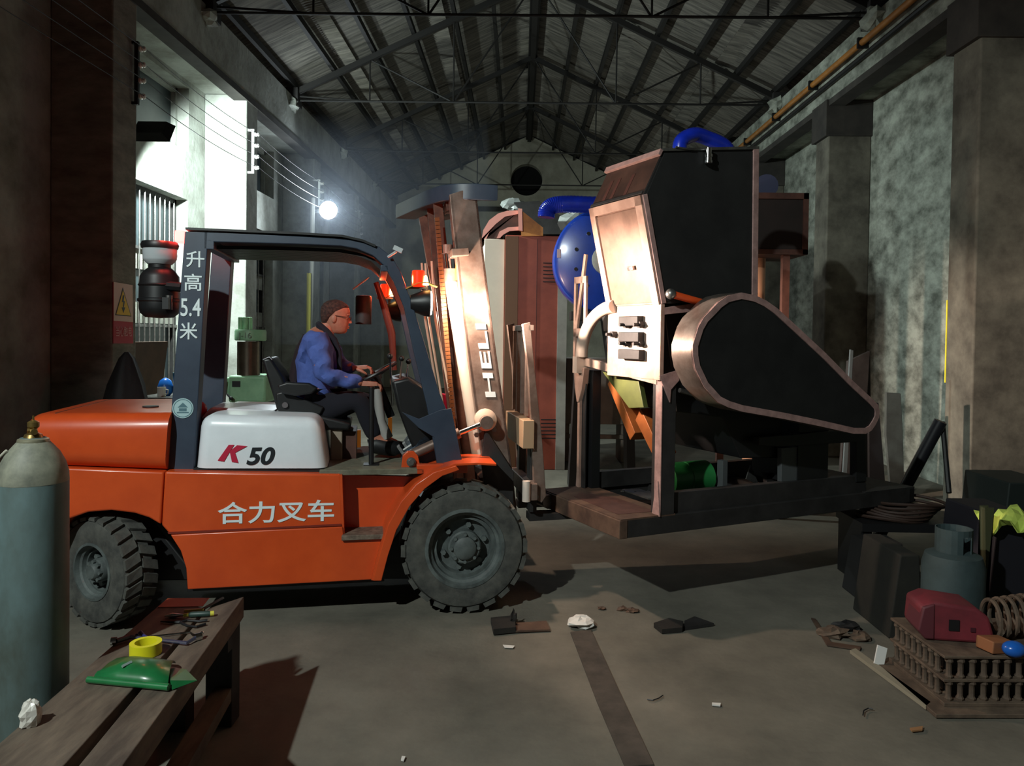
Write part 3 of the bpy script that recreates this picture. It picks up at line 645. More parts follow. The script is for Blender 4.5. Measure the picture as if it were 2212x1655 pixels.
# dashboard cowl
obj('dashboard', MB().prism(F.V2([(845, 820), (880, 812), (935, 850), (950, 900), (935, 960), (900, 985), (880, 940), (858, 880)], .5), .3, .95), blackp, fk, bev=.02)
obj('floor_riser', MB().prism(F.V2([(868, 1000), (905, 950), (950, 920), (960, 1010)], .3), .3, 1.0), M('blue_grey_steel', (52, 68, 84), .6), fk, bev=.006)
# steering column and wheel
A = F.V(845, 900, .62); B = F.V(808, 808, .62)
sc_ = obj('steering_column', MB().tube([A, B], .03, 10), blackp, fk)
T = Matrix.Translation(B) @ Matrix.Rotation(R_(-28), 4, 'Y')
m = MB(); P = [(math.cos(a)*.17, math.sin(a)*.17, 0) for a in [2*math.pi*i/28 for i in range(29)]]
m.tube(P, .013, 8, T, cap=False)
for i in range(3):
    a = 2*math.pi*i/3+.4; m.tube([(0, 0, -.03), (math.cos(a)*.17, math.sin(a)*.17, 0)], .009, 6, T)
m.lathe([(.04, -.05), (.045, -.02), (0, -.01)], 12, T); obj('steering_wheel', m, blackp, sc_)
# levers
for k, (x0, y0, x1, y1) in enumerate(((848, 838, 842, 770), (862, 838, 868, 775), (875, 842, 884, 782))):
    A = F.V(x0, y0, .35); B = F.V(x1, y1, .35); v = .32+.07*k
    lv = obj('control_lever', MB().tube([(A.x, v, A.z-.12), (B.x, v, B.z)], .007, 8), chrome, fk); obj('lever_knob', MB().sph((B.x, v, B.z), .02, 10, 8), blackp, lv)
# grey boot, lever rod and pedal parts
A = F.V(803, 835, .3); B = F.V(802, 1003, .3); obj('lever_post', MB().tube([(A.x, .25, A.z), (B.x, .25, zfl)], .017, 8).b2((B.x-.05, .2, zfl+.002), (B.x+.05, .3, zfl+.01)), blackp, fk)
A = F.V(815, 840, .45); B = F.V(822, 905, .45); obj('column_boot', MB().tube([(A.x, .5, A.z), (B.x, .5, B.z-.02), (B.x+.05, .5, B.z-.14)], [.03, .034, .04], 12), M('column_pale', (150, 148, 144), .5), fk)
for k in range(3):
    A = F.V(868+14*k, 975, .4); obj('pedal', MB().tube([(A.x+.15, .4+.16*k, A.z+.1), (A.x, .4+.16*k, A.z)], .01, 6).box((A.x, .4+.16*k, A.z), (.02, .09, .09), (0, -.6, 0)), M('pedal_steel', (128, 128, 126), .5, .4), fk)
rb = F.V(923, 872, .95)
bx = obj('tool_box', MB().box((0, 0, 0), (.26, .2, .18), (0, .12, .3)), M('crimson_plastic', (170, 30, 62), .4), None, bev=.012, loc=F.out((rb.x, .95, rb.z-.0)), rot=(0, 0, F.a)); tag(bx, 'crimson plastic case on the forklift cowl ahead of the driver', 'case')
obj('handle', MB().tube([(-.06, 0, .09), (-.04, 0, .13), (.04, 0, .125), (.06, 0, .08)], .009, 6), blackp, bx)
obj('round_sticker', MB().lathe([(.06, .093), (.06, .096), (0, .096)], 16), M('sticker_pale', (226, 200, 204), .5), bx, rot=(0, .12, 0))
# amber reflectors lower down
for (x, y, h) in ((843, 915, .14), (775, 935, .1)):
    q = F.V(x, y, .9); obj('amber_strip', MB().box((q.x, .95, q.z-.05), (.03, .03, h*1.3)), M('amber_reflector', (236, 140, 50), .4, emit=.12), fk)  # faint emission stands in for light caught by the reflectors
o = obj('exhaust_pot', MB().lathe([(.05, -.1), (.06, -.1), (.06, .1), (.055, .115), (0, .12)], 18), darksteel, fk, loc=(F.V(785, 672, 1.0).x, 1.0, F.V(785, 672, 1.0).z))
# red curtain strip hanging from the far post of the guard
o = obj('hanging_tube', MB().tube([(F.V(812, 610, .9).x, .9, F.V(812, 610, .9).z), (F.V(828, 655, .9).x, .9, F.V(828, 655, .9).z), (F.V(846, 720, .9).x, .92, F.V(846, 720, .9).z), (F.V(852, 800, .9).x, .92, F.V(852, 800, .9).z)], [.02, .028, .03, .02], 10), M('red_brown_rubber', (110, 50, 40), .4), fk)

# =================================================================== DRIVER
def skin(J, E_, root, sub=2):
    names = list(J); me = bpy.data.meshes.new('sk'); me.from_pydata([J[n][0] for n in names], [(names.index(a), names.index(b)) for a, b in E_], [])
    o = bpy.data.objects.new('sk', me); COL.objects.link(o); o.modifiers.new('s', 'SKIN')
    for i, n in enumerate(names):
        r = J[n][1]; me.skin_vertices[0].data[i].radius = r if isinstance(r, tuple) else (r, r); me.skin_vertices[0].data[i].use_root = (n == root)
    s2 = o.modifiers.new('u', 'SUBSURF'); s2.levels = sub; s2.render_levels = sub
    dg = bpy.context.evaluated_depsgraph_get(); out = bpy.data.meshes.new_from_object(o.evaluated_get(dg))
    bpy.data.objects.remove(o); return out
def me_to_mb(me, mb_, mi=0):
    n = len(mb_.v); mb_.v += [v.co.copy() for v in me.vertices]
    for p in me.polygons: mb_.f.append([n+i for i in p.vertices]); mb_.m.append(mi)
VC = .64
def D(x, y, v): q = F.V(x, y, v); return Vector((q.x, v, q.z))
def head_mb(T, mb_, mi):
    # slices: z, front x, back x, half width   (face towards +x), unit metres, z=0 chin
    S = [(-.01, .045, -.03, .03), (.0, .082, -.045, .042), (.018, .094, -.06, .052), (.04, .094, -.075, .062), (.055, .097, -.085, .066), (.075, .098, -.098, .069), (.1, .094, -.105, .073), (.125, .092, -.11, .076), (.15, .098, -.112, .078), (.175, .094, -.11, .077), (.2, .08, -.1, .07), (.22, .055, -.08, .055), (.235, .02, -.045, .03), (.239, -.005, -.02, .01)]
    rings = []
    for z, fx, bx, hw in S:
        cx = (fx+bx)/2; rx = (fx-bx)/2; rg = []
        for k in range(20):
            a = 2*math.pi*k/20; c, s_ = math.cos(a), math.sin(a)
            x = cx+rx*(abs(c)**.85)*(1 if c > 0 else -1); y = hw*(abs(s_)**.85)*(1 if s_ > 0 else -1)
            rg.append((x, y, z))
        rings.append(rg)
    n0 = len(mb_.v); mb_.mi = mi; mb_.loft(rings, T=T)
    # nose
    mb_.loft([[(.094, -.011, .098), (.094, .011, .098), (.092, 0, .125)], [(.122, -.009, .088), (.122, .009, .088), (.102, 0, .12)], [(.11, -.014, .075), (.11, .014, .075), (.122, 0, .086)]], T=T)
    mb_.loft([[(.09, -.016, .078), (.09, .016, .078), (.09, .006, .125), (.09, -.006, .125)], [(.12, -.008, .082), (.12, .008, .082), (.102, .003, .12), (.102, -.003, .12)]], T=T)
    # lips
    mb_.tube([(.088, -.022, .05), (.102, 0, .053), (.088, .022, .05)], [.004, .007, .004], 6, T); mb_.tube([(.086, -.02, .042), (.1, 0, .041), (.086, .02, .042)], [.004, .0065, .004], 6, T)
    for s_ in (-1, 1):
        mb_.sph((-.012, s_*.077, .098), .03, 10, 8, (.65, .3, 1.05), T)
        mb_.tube([(.09, s_*.012, .137), (.094, s_*.032, .142), (.08, s_*.055, .136)], [.005, .007, .004], 6, T)
        mb_.sph((.082, s_*.031, .118), .012, 8, 6, (1, 1.2, .8), T)
def hand_mb(mb_, mi, wrist, fwd, up, curl, s_=1.0, side=1):
    f1 = Vector(fwd).normalized(); u1 = Vector(up).normalized(); l1 = f1.cross(u1).normalized()*side; u1 = l1.cross(f1)*side
    T = Matrix((f1, l1, u1)).transposed().to_4x4(); T.translation = Vector(wrist)
    mb_.mi = mi
    mb_.loft([[(x, a*w_, b*h_) for a, b in ((-1, -1), (1, -1), (1.05, 0), (1, 1), (-1, 1), (-1.05, 0))] for x, w_, h_ in ((-.02, .024, .018), (.02, .034, .016), (.06, .042, .014), (.085, .04, .012))], T=T)
    for k, L in enumerate((.07, .08, .074, .058)):
        y = -.031+.0205*k; P = [Vector((.08, y, 0))]; a = 0
        for q in range(3): a += curl[q]; P.append(P[-1]+Vector((math.cos(a), 0, -math.sin(a)))*L*(.42, .32, .26)[q])
        mb_.tube([P[0]-Vector((.02, 0, 0))]+P, [.0095, .0095, .0088, .008, .006], 7, T)
    mb_.tube([(.005, -.03, -.005), (.035, -.052, -.018), (.062, -.052, -.036), (.078, -.04, -.05)], [.013, .0115, .01, .007], 7, T)
J = {}
def jt(n, x, y, v, r): J[n] = (D(x, y, v), r)
jt('pelvis', 682, 882, VC, (.15, .13)); jt('belly', 676, 848, VC, (.15, .12)); jt('chest', 676, 778, VC, (.165, .12)); jt('upper', 688, 735, VC, (.12, .095)); jt('neck', 706, 712, VC, (.062, .062)); jt('skull', 716, 690, VC, .055)
for s_, n in ((-1, 'n'), (1, 'f')):
    jt('sh'+n, 684 if n == 'n' else 702, 736, VC+s_*.2, .068)
    jt('hip'+n, 700, 884, VC+s_*.1, .1); jt('knee'+n, 778 if n == 'n' else 792, 862, VC+s_*.15, .07)
    jt('ank'+n, 812 if n == 'n' else 822, 950, VC+s_*.14, .045); jt('toe'+n, 850 if n == 'n' else 862, 962, VC+s_*.14, .038)
jt('eln', 700, 812, VC-.27, .055); jt('wrn', 784, 828, VC-.17, .034)
jt('elf', 735, 790, VC+.27, .05); jt('wrf', 765, 795, VC+.12, .032)
Eg = [('pelvis', 'belly'), ('belly', 'chest'), ('chest', 'upper'), ('upper', 'neck'), ('neck', 'skull'), ('upper', 'shn'), ('upper', 'shf'), ('shn', 'eln'), ('eln', 'wrn'), ('shf', 'elf'), ('elf', 'wrf'),
      ('pelvis', 'hipn'), ('pelvis', 'hipf'), ('hipn', 'kneen'), ('hipf', 'kneef'), ('kneen', 'ankn'), ('kneef', 'ankf'), ('ankn', 'toen'), ('ankf', 'toef')]
body = MB(); me_to_mb(skin(J, Eg, 'pelvis'), body, 0)
neck = J['neck'][0]; H = .235
chin = D(742, 712, VC); T = Matrix.Translation(D(722, 717, VC)) @ Matrix.Rotation(R_(7), 4, 'Y') @ Matrix.Scale(.93, 4)
head_mb(T, body, 0)
hand_mb(body, 0, J['wrn'][0]+Vector((.01, 0, 0)), (1, .1, -.05), (0, 0, 1), (.4, .75, .6), 1, 1)
hand_mb(body, 0, J['wrf'][0]+Vector((.01, 0, 0)), (1, -.1, .1), (.1, 0, 1), (.45, .8, .6), 1, -1)
skinm = M('skin', (188, 128, 104), .55, 0, (170, 108, 88), 30)
drv = obj('person', body, skinm, None, loc=F.o, rot=(0, 0, F.a)); tag(drv, 'driver in a blue work coat and glasses sitting at the forklift wheel', 'person')
coatm = M('blue_work_cloth', (84, 106, 178), .9, 0, (68, 88, 156), 14, .25); darkc = M('dark_trousers', (20, 20, 30), .95); collm = M('dark_collar_cloth', (24, 24, 36), .9)
Jc = {k: J[k] for k in ('belly', 'chest', 'upper', 'shn', 'shf', 'eln', 'elf')}
Jc = {k: (v[0], tuple(a+.016 for a in (v[1] if isinstance(v[1], tuple) else (v[1], v[1])))) for k, v in Jc.items()}
Jc['root'] = (J['belly'][0], (.172, .14)); Jc.pop('belly')
Jc['hem'] = (D(688, 900, VC), (.2, .16)); Jc['hem2'] = (D(684, 870, VC), (.185, .155))
Jc['cufn'] = (J['wrn'][0]-Vector((.005, 0, 0)), (.046, .046)); Jc['cuff'] = (J['wrf'][0]-Vector((.005, 0, 0)), (.045, .045))
Jc['nb'] = (J['upper'][0]*.45+J['neck'][0]*.55+Vector((-.02, 0, 0)), (.088, .088)); Jc['lap'] = (D(716, 872, VC), (.12, .15))
Jc['fan'] = ((J['eln'][0]*.45+J['wrn'][0]*.55), (.058, .058)); Jc['faf'] = ((J['elf'][0]*.45+J['wrf'][0]*.55), (.055, .055))
jm = MB(); me_to_mb(skin(Jc, [('root', 'chest'), ('chest', 'upper'), ('root', 'hem2'), ('hem2', 'hem'), ('root', 'lap'), ('upper', 'nb'), ('upper', 'shn'), ('upper', 'shf'), ('shn', 'eln'), ('shf', 'elf'), ('eln', 'fan'), ('fan', 'cufn'), ('elf', 'faf'), ('faf', 'cuff')], 'root'), jm)
for i, p in enumerate(jm.v):      # cloth folds
    jm.v[i] = p+Vector((.009*math.sin(p.z*62+p.x*34), .013*math.sin(p.z*48-p.x*44+p.y*22), .005*math.sin(p.x*60)))
obj('coat', jm, coatm, drv)
Jt = {k: (J[k][0], tuple(a+.012 for a in (J[k][1] if isinstance(J[k][1], tuple) else (J[k][1],)*2))) for k in ('pelvis', 'hipn', 'hipf', 'kneen', 'kneef', 'ankn', 'ankf')}
jm = MB(); me_to_mb(skin(Jt, [('pelvis', 'hipn'), ('pelvis', 'hipf'), ('hipn', 'kneen'), ('hipf', 'kneef'), ('kneen', 'ankn'), ('kneef', 'ankf')], 'pelvis'), jm); obj('trousers', jm, darkc, drv)
for s_, n in ((-1, 'n'), (1, 'f')):
    a, b = J['ank'+n][0], J['toe'+n][0]
    m = MB(); m.tube([a+Vector((-.05, 0, -.045)), a+Vector((0, 0, -.035)), a.lerp(b, .6)+Vector((0, 0, -.03)), b+Vector((.02, 0, -.025)), b+Vector((.06, 0, -.03))], [.05, .062, .058, .052, .024], 12); obj('shoe', m, black, drv)
# collar, lapel edge, hair, glasses
m = MB(); m.tube([D(688, 700, VC-.02), D(690, 704, VC-.09), D(704, 716, VC-.1), D(722, 735, VC-.1), D(732, 760, VC-.11), D(734, 800, VC-.12), D(733, 840, VC-.13)], [.02, .026, .026, .024, .02, .018, .014], 8)
m.tube([D(688, 700, VC+.02), D(692, 704, VC+.09), D(712, 722, VC+.08), D(728, 745, VC+.04)], [.02, .024, .024, .02], 8)
obj('collar', m, collm, drv)
m = MB(); T2 = T
rings = []
for z, fx, bx, hw in [(.05, -.045, -.098, .045), (.08, -.035, -.108, .068), (.1, -.03, -.114, .0795), (.125, -.0, -.119, .083), (.15, .03, -.121, .085), (.175, .07, -.119, .084), (.2, .086, -.109, .0765), (.222, .062, -.087, .06), (.238, .026, -.052, .036), (.245, -.005, -.02, .01)]:
    cx = (fx+bx)/2; rx = (fx-bx)/2
    rings.append([(cx+rx*(abs(math.cos(a))**.85)*(1 if math.cos(a) > 0 else -1), hw*(abs(math.sin(a))**.85)*(1 if math.sin(a) > 0 else -1), z) for a in [2*math.pi*k/24 for k in range(24)]])
m.loft(rings, T=T2)
obj('hair', m, M('cropped_hair', (46, 30, 28), .9, 0, (92, 60, 50), 60, .3, lo=.3, hi=.6), drv)
m = MB()
for s_ in (-1, 1):
    m.tube([(-.02, s_*.08, .122), (.04, s_*.081, .122), (.1, s_*.06, .12)], .0022, 5, T2)
    m.tube([(.108, s_*.034+.02*math.cos(a), .115+.016*math.sin(a)) for a in [2*math.pi*k/14 for k in range(15)]], .0018, 5, T2, cap=False)
m.tube([(.112, -.014, .118), (.112, .014, .118)], .0018, 5, T2); obj('glasses', m, black, drv)
# dark jacket thrown behind the driver over the seat back
m = MB(); rg = []
for x0, x1, y in ((655, 672, 722), (640, 664, 750), (628, 658, 790), (622, 655, 830), (616, 655, 868)):
    a = D(x0, y, VC+.1); b = D(x1, y, VC+.1); c = (a+b)/2; h = (b.x-a.x)/2
    rg.append([(c.x+h*math.cos(t_), VC+.12+.2*math.sin(t_)+.01*math.sin(y*.3+t_*5), c.z) for t_ in [2*math.pi*k/16 for k in range(16)]])
m.loft(rg); o = obj('dark_jacket', m, M('dark_maroon_cloth', (40, 26, 34), .9, 0, (28, 18, 24), 12, .3), None, loc=F.o, rot=(0, 0, F.a)); tag(o, 'dark jacket draped over the seat behind the driver in blue', 'jacket')

# =================================================================== MACHINE ON THE FORKS
Z0 = .55
mo = pZ(1340, 1165, Z0); me_ = pZ(1975, 1085, Z0); MA = math.atan2(me_.y-mo.y, me_.x-mo.x)
MO = Vector((mo.x, mo.y, 0)); G = Fr(MO, MA); ML = (me_-mo).length
mach = thing('shredder_machine', 'big unpainted steel shredding machine held on the forks, with teardrop belt guard', 'machine', MO, MA)
MW = 1.02
def gp(name, px, b0, b1, m_, bev=.004, bm_=None, parent=None, label=None, seg=2): return obj(name, MB().prism(G.V2(px, b0 if bm_ is None else bm_), b0, b1), m_, parent or mach, bev=bev, seg=seg, label=label)
hB = .115
# base frame of channels
m = MB().b2((0, 0, Z0), (ML, .07, Z0+hB)); obj('base_channel', m, darksteel, mach, bev=.004)
m = MB().b2((0, MW-.07, Z0), (ML, MW, Z0+hB)); obj('base_channel', m, darksteel, mach, bev=.004)
m = MB().b2((-.01, -.005, Z0), (.05, MW+.005, Z0+hB)); obj('end_channel', m, rust, mach, bev=.004)
m = MB().b2((ML-.06, 0, Z0), (ML, MW, Z0+hB-.003)); obj('end_channel', m, darksteel, mach, bev=.004)
for a in (.9, 1.7): obj('cross_channel', MB().b2((a, .07, Z0+.01), (a+.08, MW-.07, Z0+hB-.01)), darksteel, mach)
dp = MB().b2((.0, .0, Z0+hB-.004), (.42, MW, Z0+hB+.006)); obj('deck_plate', dp, rust, mach)
obj('stain_plate', MB().prism([(.06, .12), (.34, .1), (.33, .55), (.2, .8), (.08, .7)], Z0+hB+.005, Z0+hB+.008, 'z'), M('rust_stained_plate', (92, 62, 54), .7, .2, (68, 44, 38), 9), mach)
dp = MB().b2((ML-.55, .0, Z0+hB-.004), (ML-.001, MW, Z0+hB+.006)); obj('deck_plate', dp, darksteel, mach)
m = MB().tube([(-.03, MW+.02, Z0+.06), (-.03, MW-.16, Z0+.06)], .05, 14); obj('lifting_lug', m, steel, mach)
obj('light_stop_pan', MB().b2((.4, .06, Z0+.005), (ML-.05, MW-.06, Z0+.02)), darksteel, mach)  # unseen pan added to stop light passing through the base frame
# raised inner rail
gp('raised_rail', [(1456, 1064), (1870, 1026), (1872, 1075), (1456, 1122)], .03, .09, darksteel, .004)
obj('raised_rail', MB().b2((.42, MW-.1, Z0+hB), (ML-.5, MW-.04, Z0+hB+.12)), darksteel, mach)
# end frame : posts
def aof(x, y): return G.V(x, y, 0).x
p1 = G.V(1430, 900, 0); p2 = G.V(1460, 900, 0)
pzt = G.V(1430, 815, 0).z
m = MB().b2((p1.x, 0, Z0+hB), (p2.x, .05, pzt)).b2((p1.x, 0, Z0+hB), (p1.x+.012, .1, pzt)); obj('end_post', m, darksteel, mach, bev=.003)
m = MB().b2((p1.x, MW-.05, Z0+hB), (p2.x, MW, pzt-.1)).b2((p1.x, MW-.1, Z0+hB), (p1.x+.012, MW, pzt-.1)); obj('end_post', m, darksteel, mach, bev=.003)
A0 = p1.x
pf = MB(); pf.b2((A0-.006, -.004, Z0+hB), (A0, .06, pzt)); obj('primer_edge', pf, pink, mach)
pf = MB(); pf.prism([(MW-.05, Z0+hB), (MW+.01, Z0+hB), (MW-.015, Z0+hB+.28), (MW-.03, Z0+hB+.28)], A0-.008, A0-.002, 'x'); obj('weld_gusset', pf, pink, mach)
pf = MB(); pf.prism([(-.01, Z0+hB), (.07, Z0+hB), (.03, Z0+hB+.22), (.015, Z0+hB+.22)], A0-.014, A0-.007, 'x'); obj('weld_gusset', pf, pink, mach)
# hopper box
hop = [(1432, 326), (1636, 322), (1633, 645), (1430, 657), (1389, 420)]
hp = G.V2(hop, 0)
HD = .6
hb_ = obj('hopper', MB().prism(hp, 0, HD), darksteel, mach, bev=.004)
gp('side_plate', [(1436, 330), (1630, 327), (1627, 640), (1436, 650), (1397, 421)], -.006, .0, M('dark_plate', (50, 50, 50), .6, .35, (36, 36, 37), 3, .05), 0, parent=hb_)
gp('primer_edge', [(1625, 322), (1637, 322), (1634, 645), (1622, 645)], -.014, .01, pink, .003, bm_=0, parent=hb_)
gp('primer_edge', [(1386, 421), (1396, 419), (1437, 655), (1427, 657)], -.014, .01, pink, .003, bm_=0, parent=hb_)
gp('top_edge', [(1430, 321), (1637, 317), (1637, 323), (1430, 327)], -.014, .02, steel, 0, bm_=0, parent=hb_)
def panel_on(p, q, t0, t1, b0, b1, off, th, name, m_, parent=None, bev=.002):
    p = Vector(p); q = Vector(q); d = (q-p); nn = Vector((-d.y, d.x)).normalized()
    if nn.x > 0: nn = -nn
    a = p+d*t0+nn*off; b = p+d*t1+nn*off; c = b+nn*th; e = a+nn*th
    return obj(name, MB().prism([tuple(a), tuple(b), tuple(c), tuple(e)], b0, b1), m_, parent or hb_, bev=bev)
kn, bt, tp_ = hp[4], hp[3], hp[0]
primed = M('primed_door', (190, 158, 142), .5, .15, (160, 126, 112), 7)
panel_on(kn, bt, .0, 1, 0, HD, .0, .004, 'lower_end_panel', M('bare_end_sheet', (166, 138, 124), .45, .4, (132, 104, 92), 5))
for (t0, t1, b0, b1) in ((.0, .09, 0, HD), (.0, 1, 0, .07), (.0, 1, HD-.06, HD)): panel_on(kn, bt, t0, t1, b0, b1, .004, .02, 'door_frame', primed)
panel_on(kn, bt, .1, .98, .07, HD-.06, .004, .006, 'door_plate', M('door_sheet', (146, 116, 102), .42, .45, (118, 92, 80), 6, .05))
panel_on(kn, bt, .62, .66, .2, .26, .012, .02, 'door_handle', chrome)
panel_on(tp_, kn, .0, 1, 0, HD, .0, .004, 'upper_end_panel', M('streaked_brown', (84, 58, 48), .6, .2, (48, 32, 28), 4))
panel_on(tp_, kn, .0, .13, -.01, HD+.01, .004, .022, 'upper_lip', pink)
panel_on(tp_, kn, .93, 1, .0, HD, .004, .01, 'seam_strip', darksteel)
for bb in (.2, .36, .45): panel_on(tp_, kn, .4, .93, bb, bb+.035, .004, .003, 'rust_streak', M('dark_rust', (70, 34, 26), .8))
# blue hose over the hopper, its clamps
bluem = M('blue_hose', (22, 50, 190), .3, 0, (16, 38, 150), 6, coat=.4)
def hose(name, pts, r, m_, lab_, n=14, rib=True):
    P = [Vector(p) for p in pts]; S = []
    for i in range(len(P)-1):
        a, b, c, d = P[max(i-1, 0)], P[i], P[i+1], P[min(i+2, len(P)-1)]
        for k in range(14):
            t = k/14; S.append(.5*((2*b)+(c-a)*t+(2*a-5*b+4*c-d)*t*t+(3*b-a-3*c+d)*t**3))
    S.append(P[-1]); rr_ = [r*(1+(.05 if (rib and i % 2) else 0)) for i in range(len(S))]
    o = obj(name, MB().tube(S, rr_, n), m_); tag(o, lab_, 'hose'); return o
hy = .6
pts = [G.out((G.V(x, y, hy).x, hy, G.V(x, y, hy).z)) for x, y in ((1468, 334), (1472, 305), (1500, 291), (1532, 300), (1565, 316), (1584, 345))]
hose('blue_hose', pts, .052, bluem, 'thick blue ribbed hose arching over the top of the hopper')
q = G.V(1527, 338, -.02)
o = obj('hose_coupling', MB().lathe([(.02, -.05), (.026, -.045), (.026, -.03), (.022, -.028), (.022, -.01), (.026, -.008), (.026, .01), (.02, .012), (.02, .05), (0, .05)], 14), chrome, hb_, loc=(q.x, -.035, q.z))
o = obj('hose_clip', MB().tube([(q.x-.25, -.02, q.z+.03), (q.x-.1, -.02, q.z+.03)], .006, 6), steel, hb_)
# bearing plate below the hopper end with pillow block and bolts
z1 = G.V(1430, 657, 0).z
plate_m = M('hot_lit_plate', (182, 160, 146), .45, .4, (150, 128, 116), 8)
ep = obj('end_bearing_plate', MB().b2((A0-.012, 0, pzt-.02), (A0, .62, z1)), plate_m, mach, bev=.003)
obj('plate_edge', MB().b2((A0-.03, -.01, pzt-.02), (A0+.0, .05, z1)), primed, ep, bev=.003)
for (bb, zz) in ((.2, .72), (.36, .72), (.2, .45), (.36, .45), (.52, .58)):
    z = pzt+(z1-pzt)*zz; obj('bolt', MB().tube([(A0-.09, bb, z), (A0, bb, z)], .011, 8).tube([(A0-.05, bb, z), (A0-.012, bb, z)], .024, 6), darksteel, ep)
for zz in (.3, .55, .78): obj('bearing_block', MB().b2((A0-.06, .16+.05*zz, pzt+(z1-pzt)*zz-.035), (A0-.01, .42, pzt+(z1-pzt)*zz+.03)), darksteel, ep, bev=.006)
# arched chute band and slotted bracket on the far side of the end
m = MB(); P = []
for i in range(13):
    t = i/12*math.pi/2; P.append((A0-.03, .52+.42*math.sin(t), z1+.0-.36*(1-math.cos(t))))
m.tube(P, .045, 10); P2 = P[-1]
m.b2((A0-.075, .93, pzt-.02), (A0+.02, .99, P2[2])); obj('arched_band', m, M('overlit_steel', (206, 188, 174), .4, .3), mach, bev=0)  # pale colour holds the glare of the headlamps on the band
br = MB(); zt = G.V(1270, 605, .98).z+.02
br.b2((A0-.05, 1.0, pzt+.0), (A0-.03, 1.03, zt)); br.b2((A0-.05, .86, pzt+.25), (A0-.03, .89, zt)); br.b2((A0-.05, .86, zt-.05), (A0-.03, 1.03, zt))
br.box((A0-.04, .945, pzt+.55), (.02, .03, .62), (R_(12), 0, 0)); br.b2((A0-.05, .86, pzt+.25), (A0-.03, 1.03, pzt+.31)); obj('slotted_bracket', br, primed, mach, bev=.002)
fn = MB().prism([(.9, pzt+.02), (1.06, pzt+.02), (1.03, pzt-.14), (1.0, pzt-.24), (.975, pzt-.24), (.93, pzt-.14)], A0-.03, A0+.02, 'x'); obj('funnel_bracket', fn, primed, mach, bev=.004)
obj('slender_post', MB().b2((A0-.02, .97, Z0+hB), (A0+.01, 1.0, pzt-.2)), primed, mach)
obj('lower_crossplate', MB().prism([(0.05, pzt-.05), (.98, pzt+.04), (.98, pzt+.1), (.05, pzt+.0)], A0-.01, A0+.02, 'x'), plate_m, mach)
# rotor housing (dark mass) and shafts
m = MB().prism(G.V2([(1432, 657), (1633, 645), (1690, 760), (1690, 990), (1600, 990), (1560, 900), (1462, 890)], .12), .12, .9); obj('rotor_housing', m, black, mach, bev=.01)
gp('side_strip', [(1432, 665), (1500, 655), (1510, 672), (1432, 680)], -.01, .02, pink, .002, bm_=0)
A = G.V(1449, 635, -.06); B = G.V(1520, 655, -.06); obj('orange_cylinder', MB().tube([(A.x, -.06, A.z), (B.x, -.06, B.z)], .024, 12), M('orange_tube', (226, 84, 34), .4), mach); obj('cylinder_eye', MB().sph((A.x, -.06, A.z), .034, 12, 8), steel, mach)
gp('gusset_plate', [(1425, 812), (1464, 800), (1468, 822), (1450, 842), (1448, 870), (1430, 826)], -.012, 0, pink, .002)
A = G.V(1468, 843, -.05); B = G.V(1520, 858, -.05); obj('tie_bolt', MB().tube([(A.x, -.05, A.z), (B.x, -.05, B.z)], .016, 10), steel, mach)
# belt guard
outl = [(1601, 632), (1631, 638), (1654, 649), (1677, 665), (1722, 706), (1783, 763), (1843, 824), (1885, 863), (1896, 875), (1899, 887), (1898, 902), (1891, 917), (1882, 930), (1870, 937), (1843, 937), (1767, 920), (1692, 905), (1601, 889), (1572, 880), (1550, 869), (1520, 836), (1501, 796), (1496, 770), (1496, 745), (1508, 706), (1520, 685), (1535, 670), (1552, 652), (1571, 639)]
BF = -.3
op = G.V2(outl, BF)
def inset(pts, d):
    n = len(pts); c = Vector((sum(p[0] for p in pts)/n, sum(p[1] for p in pts)/n)); r = []
    for i in range(n):
        a = Vector(pts[i-1]); b = Vector(pts[(i+1) % n]); t = (b-a).normalized(); nn = Vector((-t.y, t.x))
        if nn.dot(Vector(pts[i])-c) > 0: nn = -nn
        q = Vector(pts[i])+nn*d; r.append((q.x, q.y))
    return r
ip = inset(op, .04)
n = len(op)
m = MB(); V_ = [(p[0], BF, p[1]) for p in op]+[(p[0], BF+.2, p[1]) for p in op]
m.add(V_, [(i, (i+1) % n, (i+1) % n+n, i+n) for i in range(n)]+[[i+n for i in range(n)]])
bg = obj('belt_guard', m, M('guard_rim_steel', (158, 146, 138), .32, .7, (120, 106, 98), 9), mach)
m = MB(); V_ = [(p[0], BF-.004, p[1]) for p in op]+[(p[0], BF-.004, p[1]) for p in ip]+[(p[0], BF+.014, p[1]) for p in op]+[(p[0], BF+.014, p[1]) for p in ip]
m.add(V_, [(i, (i+1) % n, (i+1) % n+n, i+n) for i in range(n)]+[(i, i+2*n, (i+1) % n+2*n, (i+1) % n) for i in range(n)]+[(i+n, (i+1) % n+n, (i+1) % n+3*n, i+3*n) for i in range(n)])
obj('weld_rim', m, pink, bg)
m = MB().prism(ip, BF+.004, BF+.012); obj('face_plate', m, M('guard_face', (46, 46, 47), .5, .4, (34, 34, 36), 4, .1), bg)
c = G.V(1600, 765, BF); obj('pulley_shaft', MB().tube([(c.x, BF+.19, c.z), (c.x, .12, c.z)], .05, 14), darksteel, mach)
c = G.V(1850, 890, BF); obj('motor', MB().tube([(c.x, BF+.19, c.z), (c.x, .55, c.z)], .12, 20), black, mach); 
obj('motor_foot', MB().b2((c.x-.16, .05, Z0+hB+.1), (c.x+.14, .5, c.z-.1)), black, mach)
gp('motor_table', [(1640, 945), (1870, 925), (1872, 1040), (1850, 1042), (1850, 955), (1690, 965), (1640, 962)], .02, .08, black, .003)
gp('support_leg', [(1688, 968), (1728, 965), (1728, 1050), (1688, 1056)], .06, .1, M('grey_leg', (88, 92, 94), .6, .3), .003)
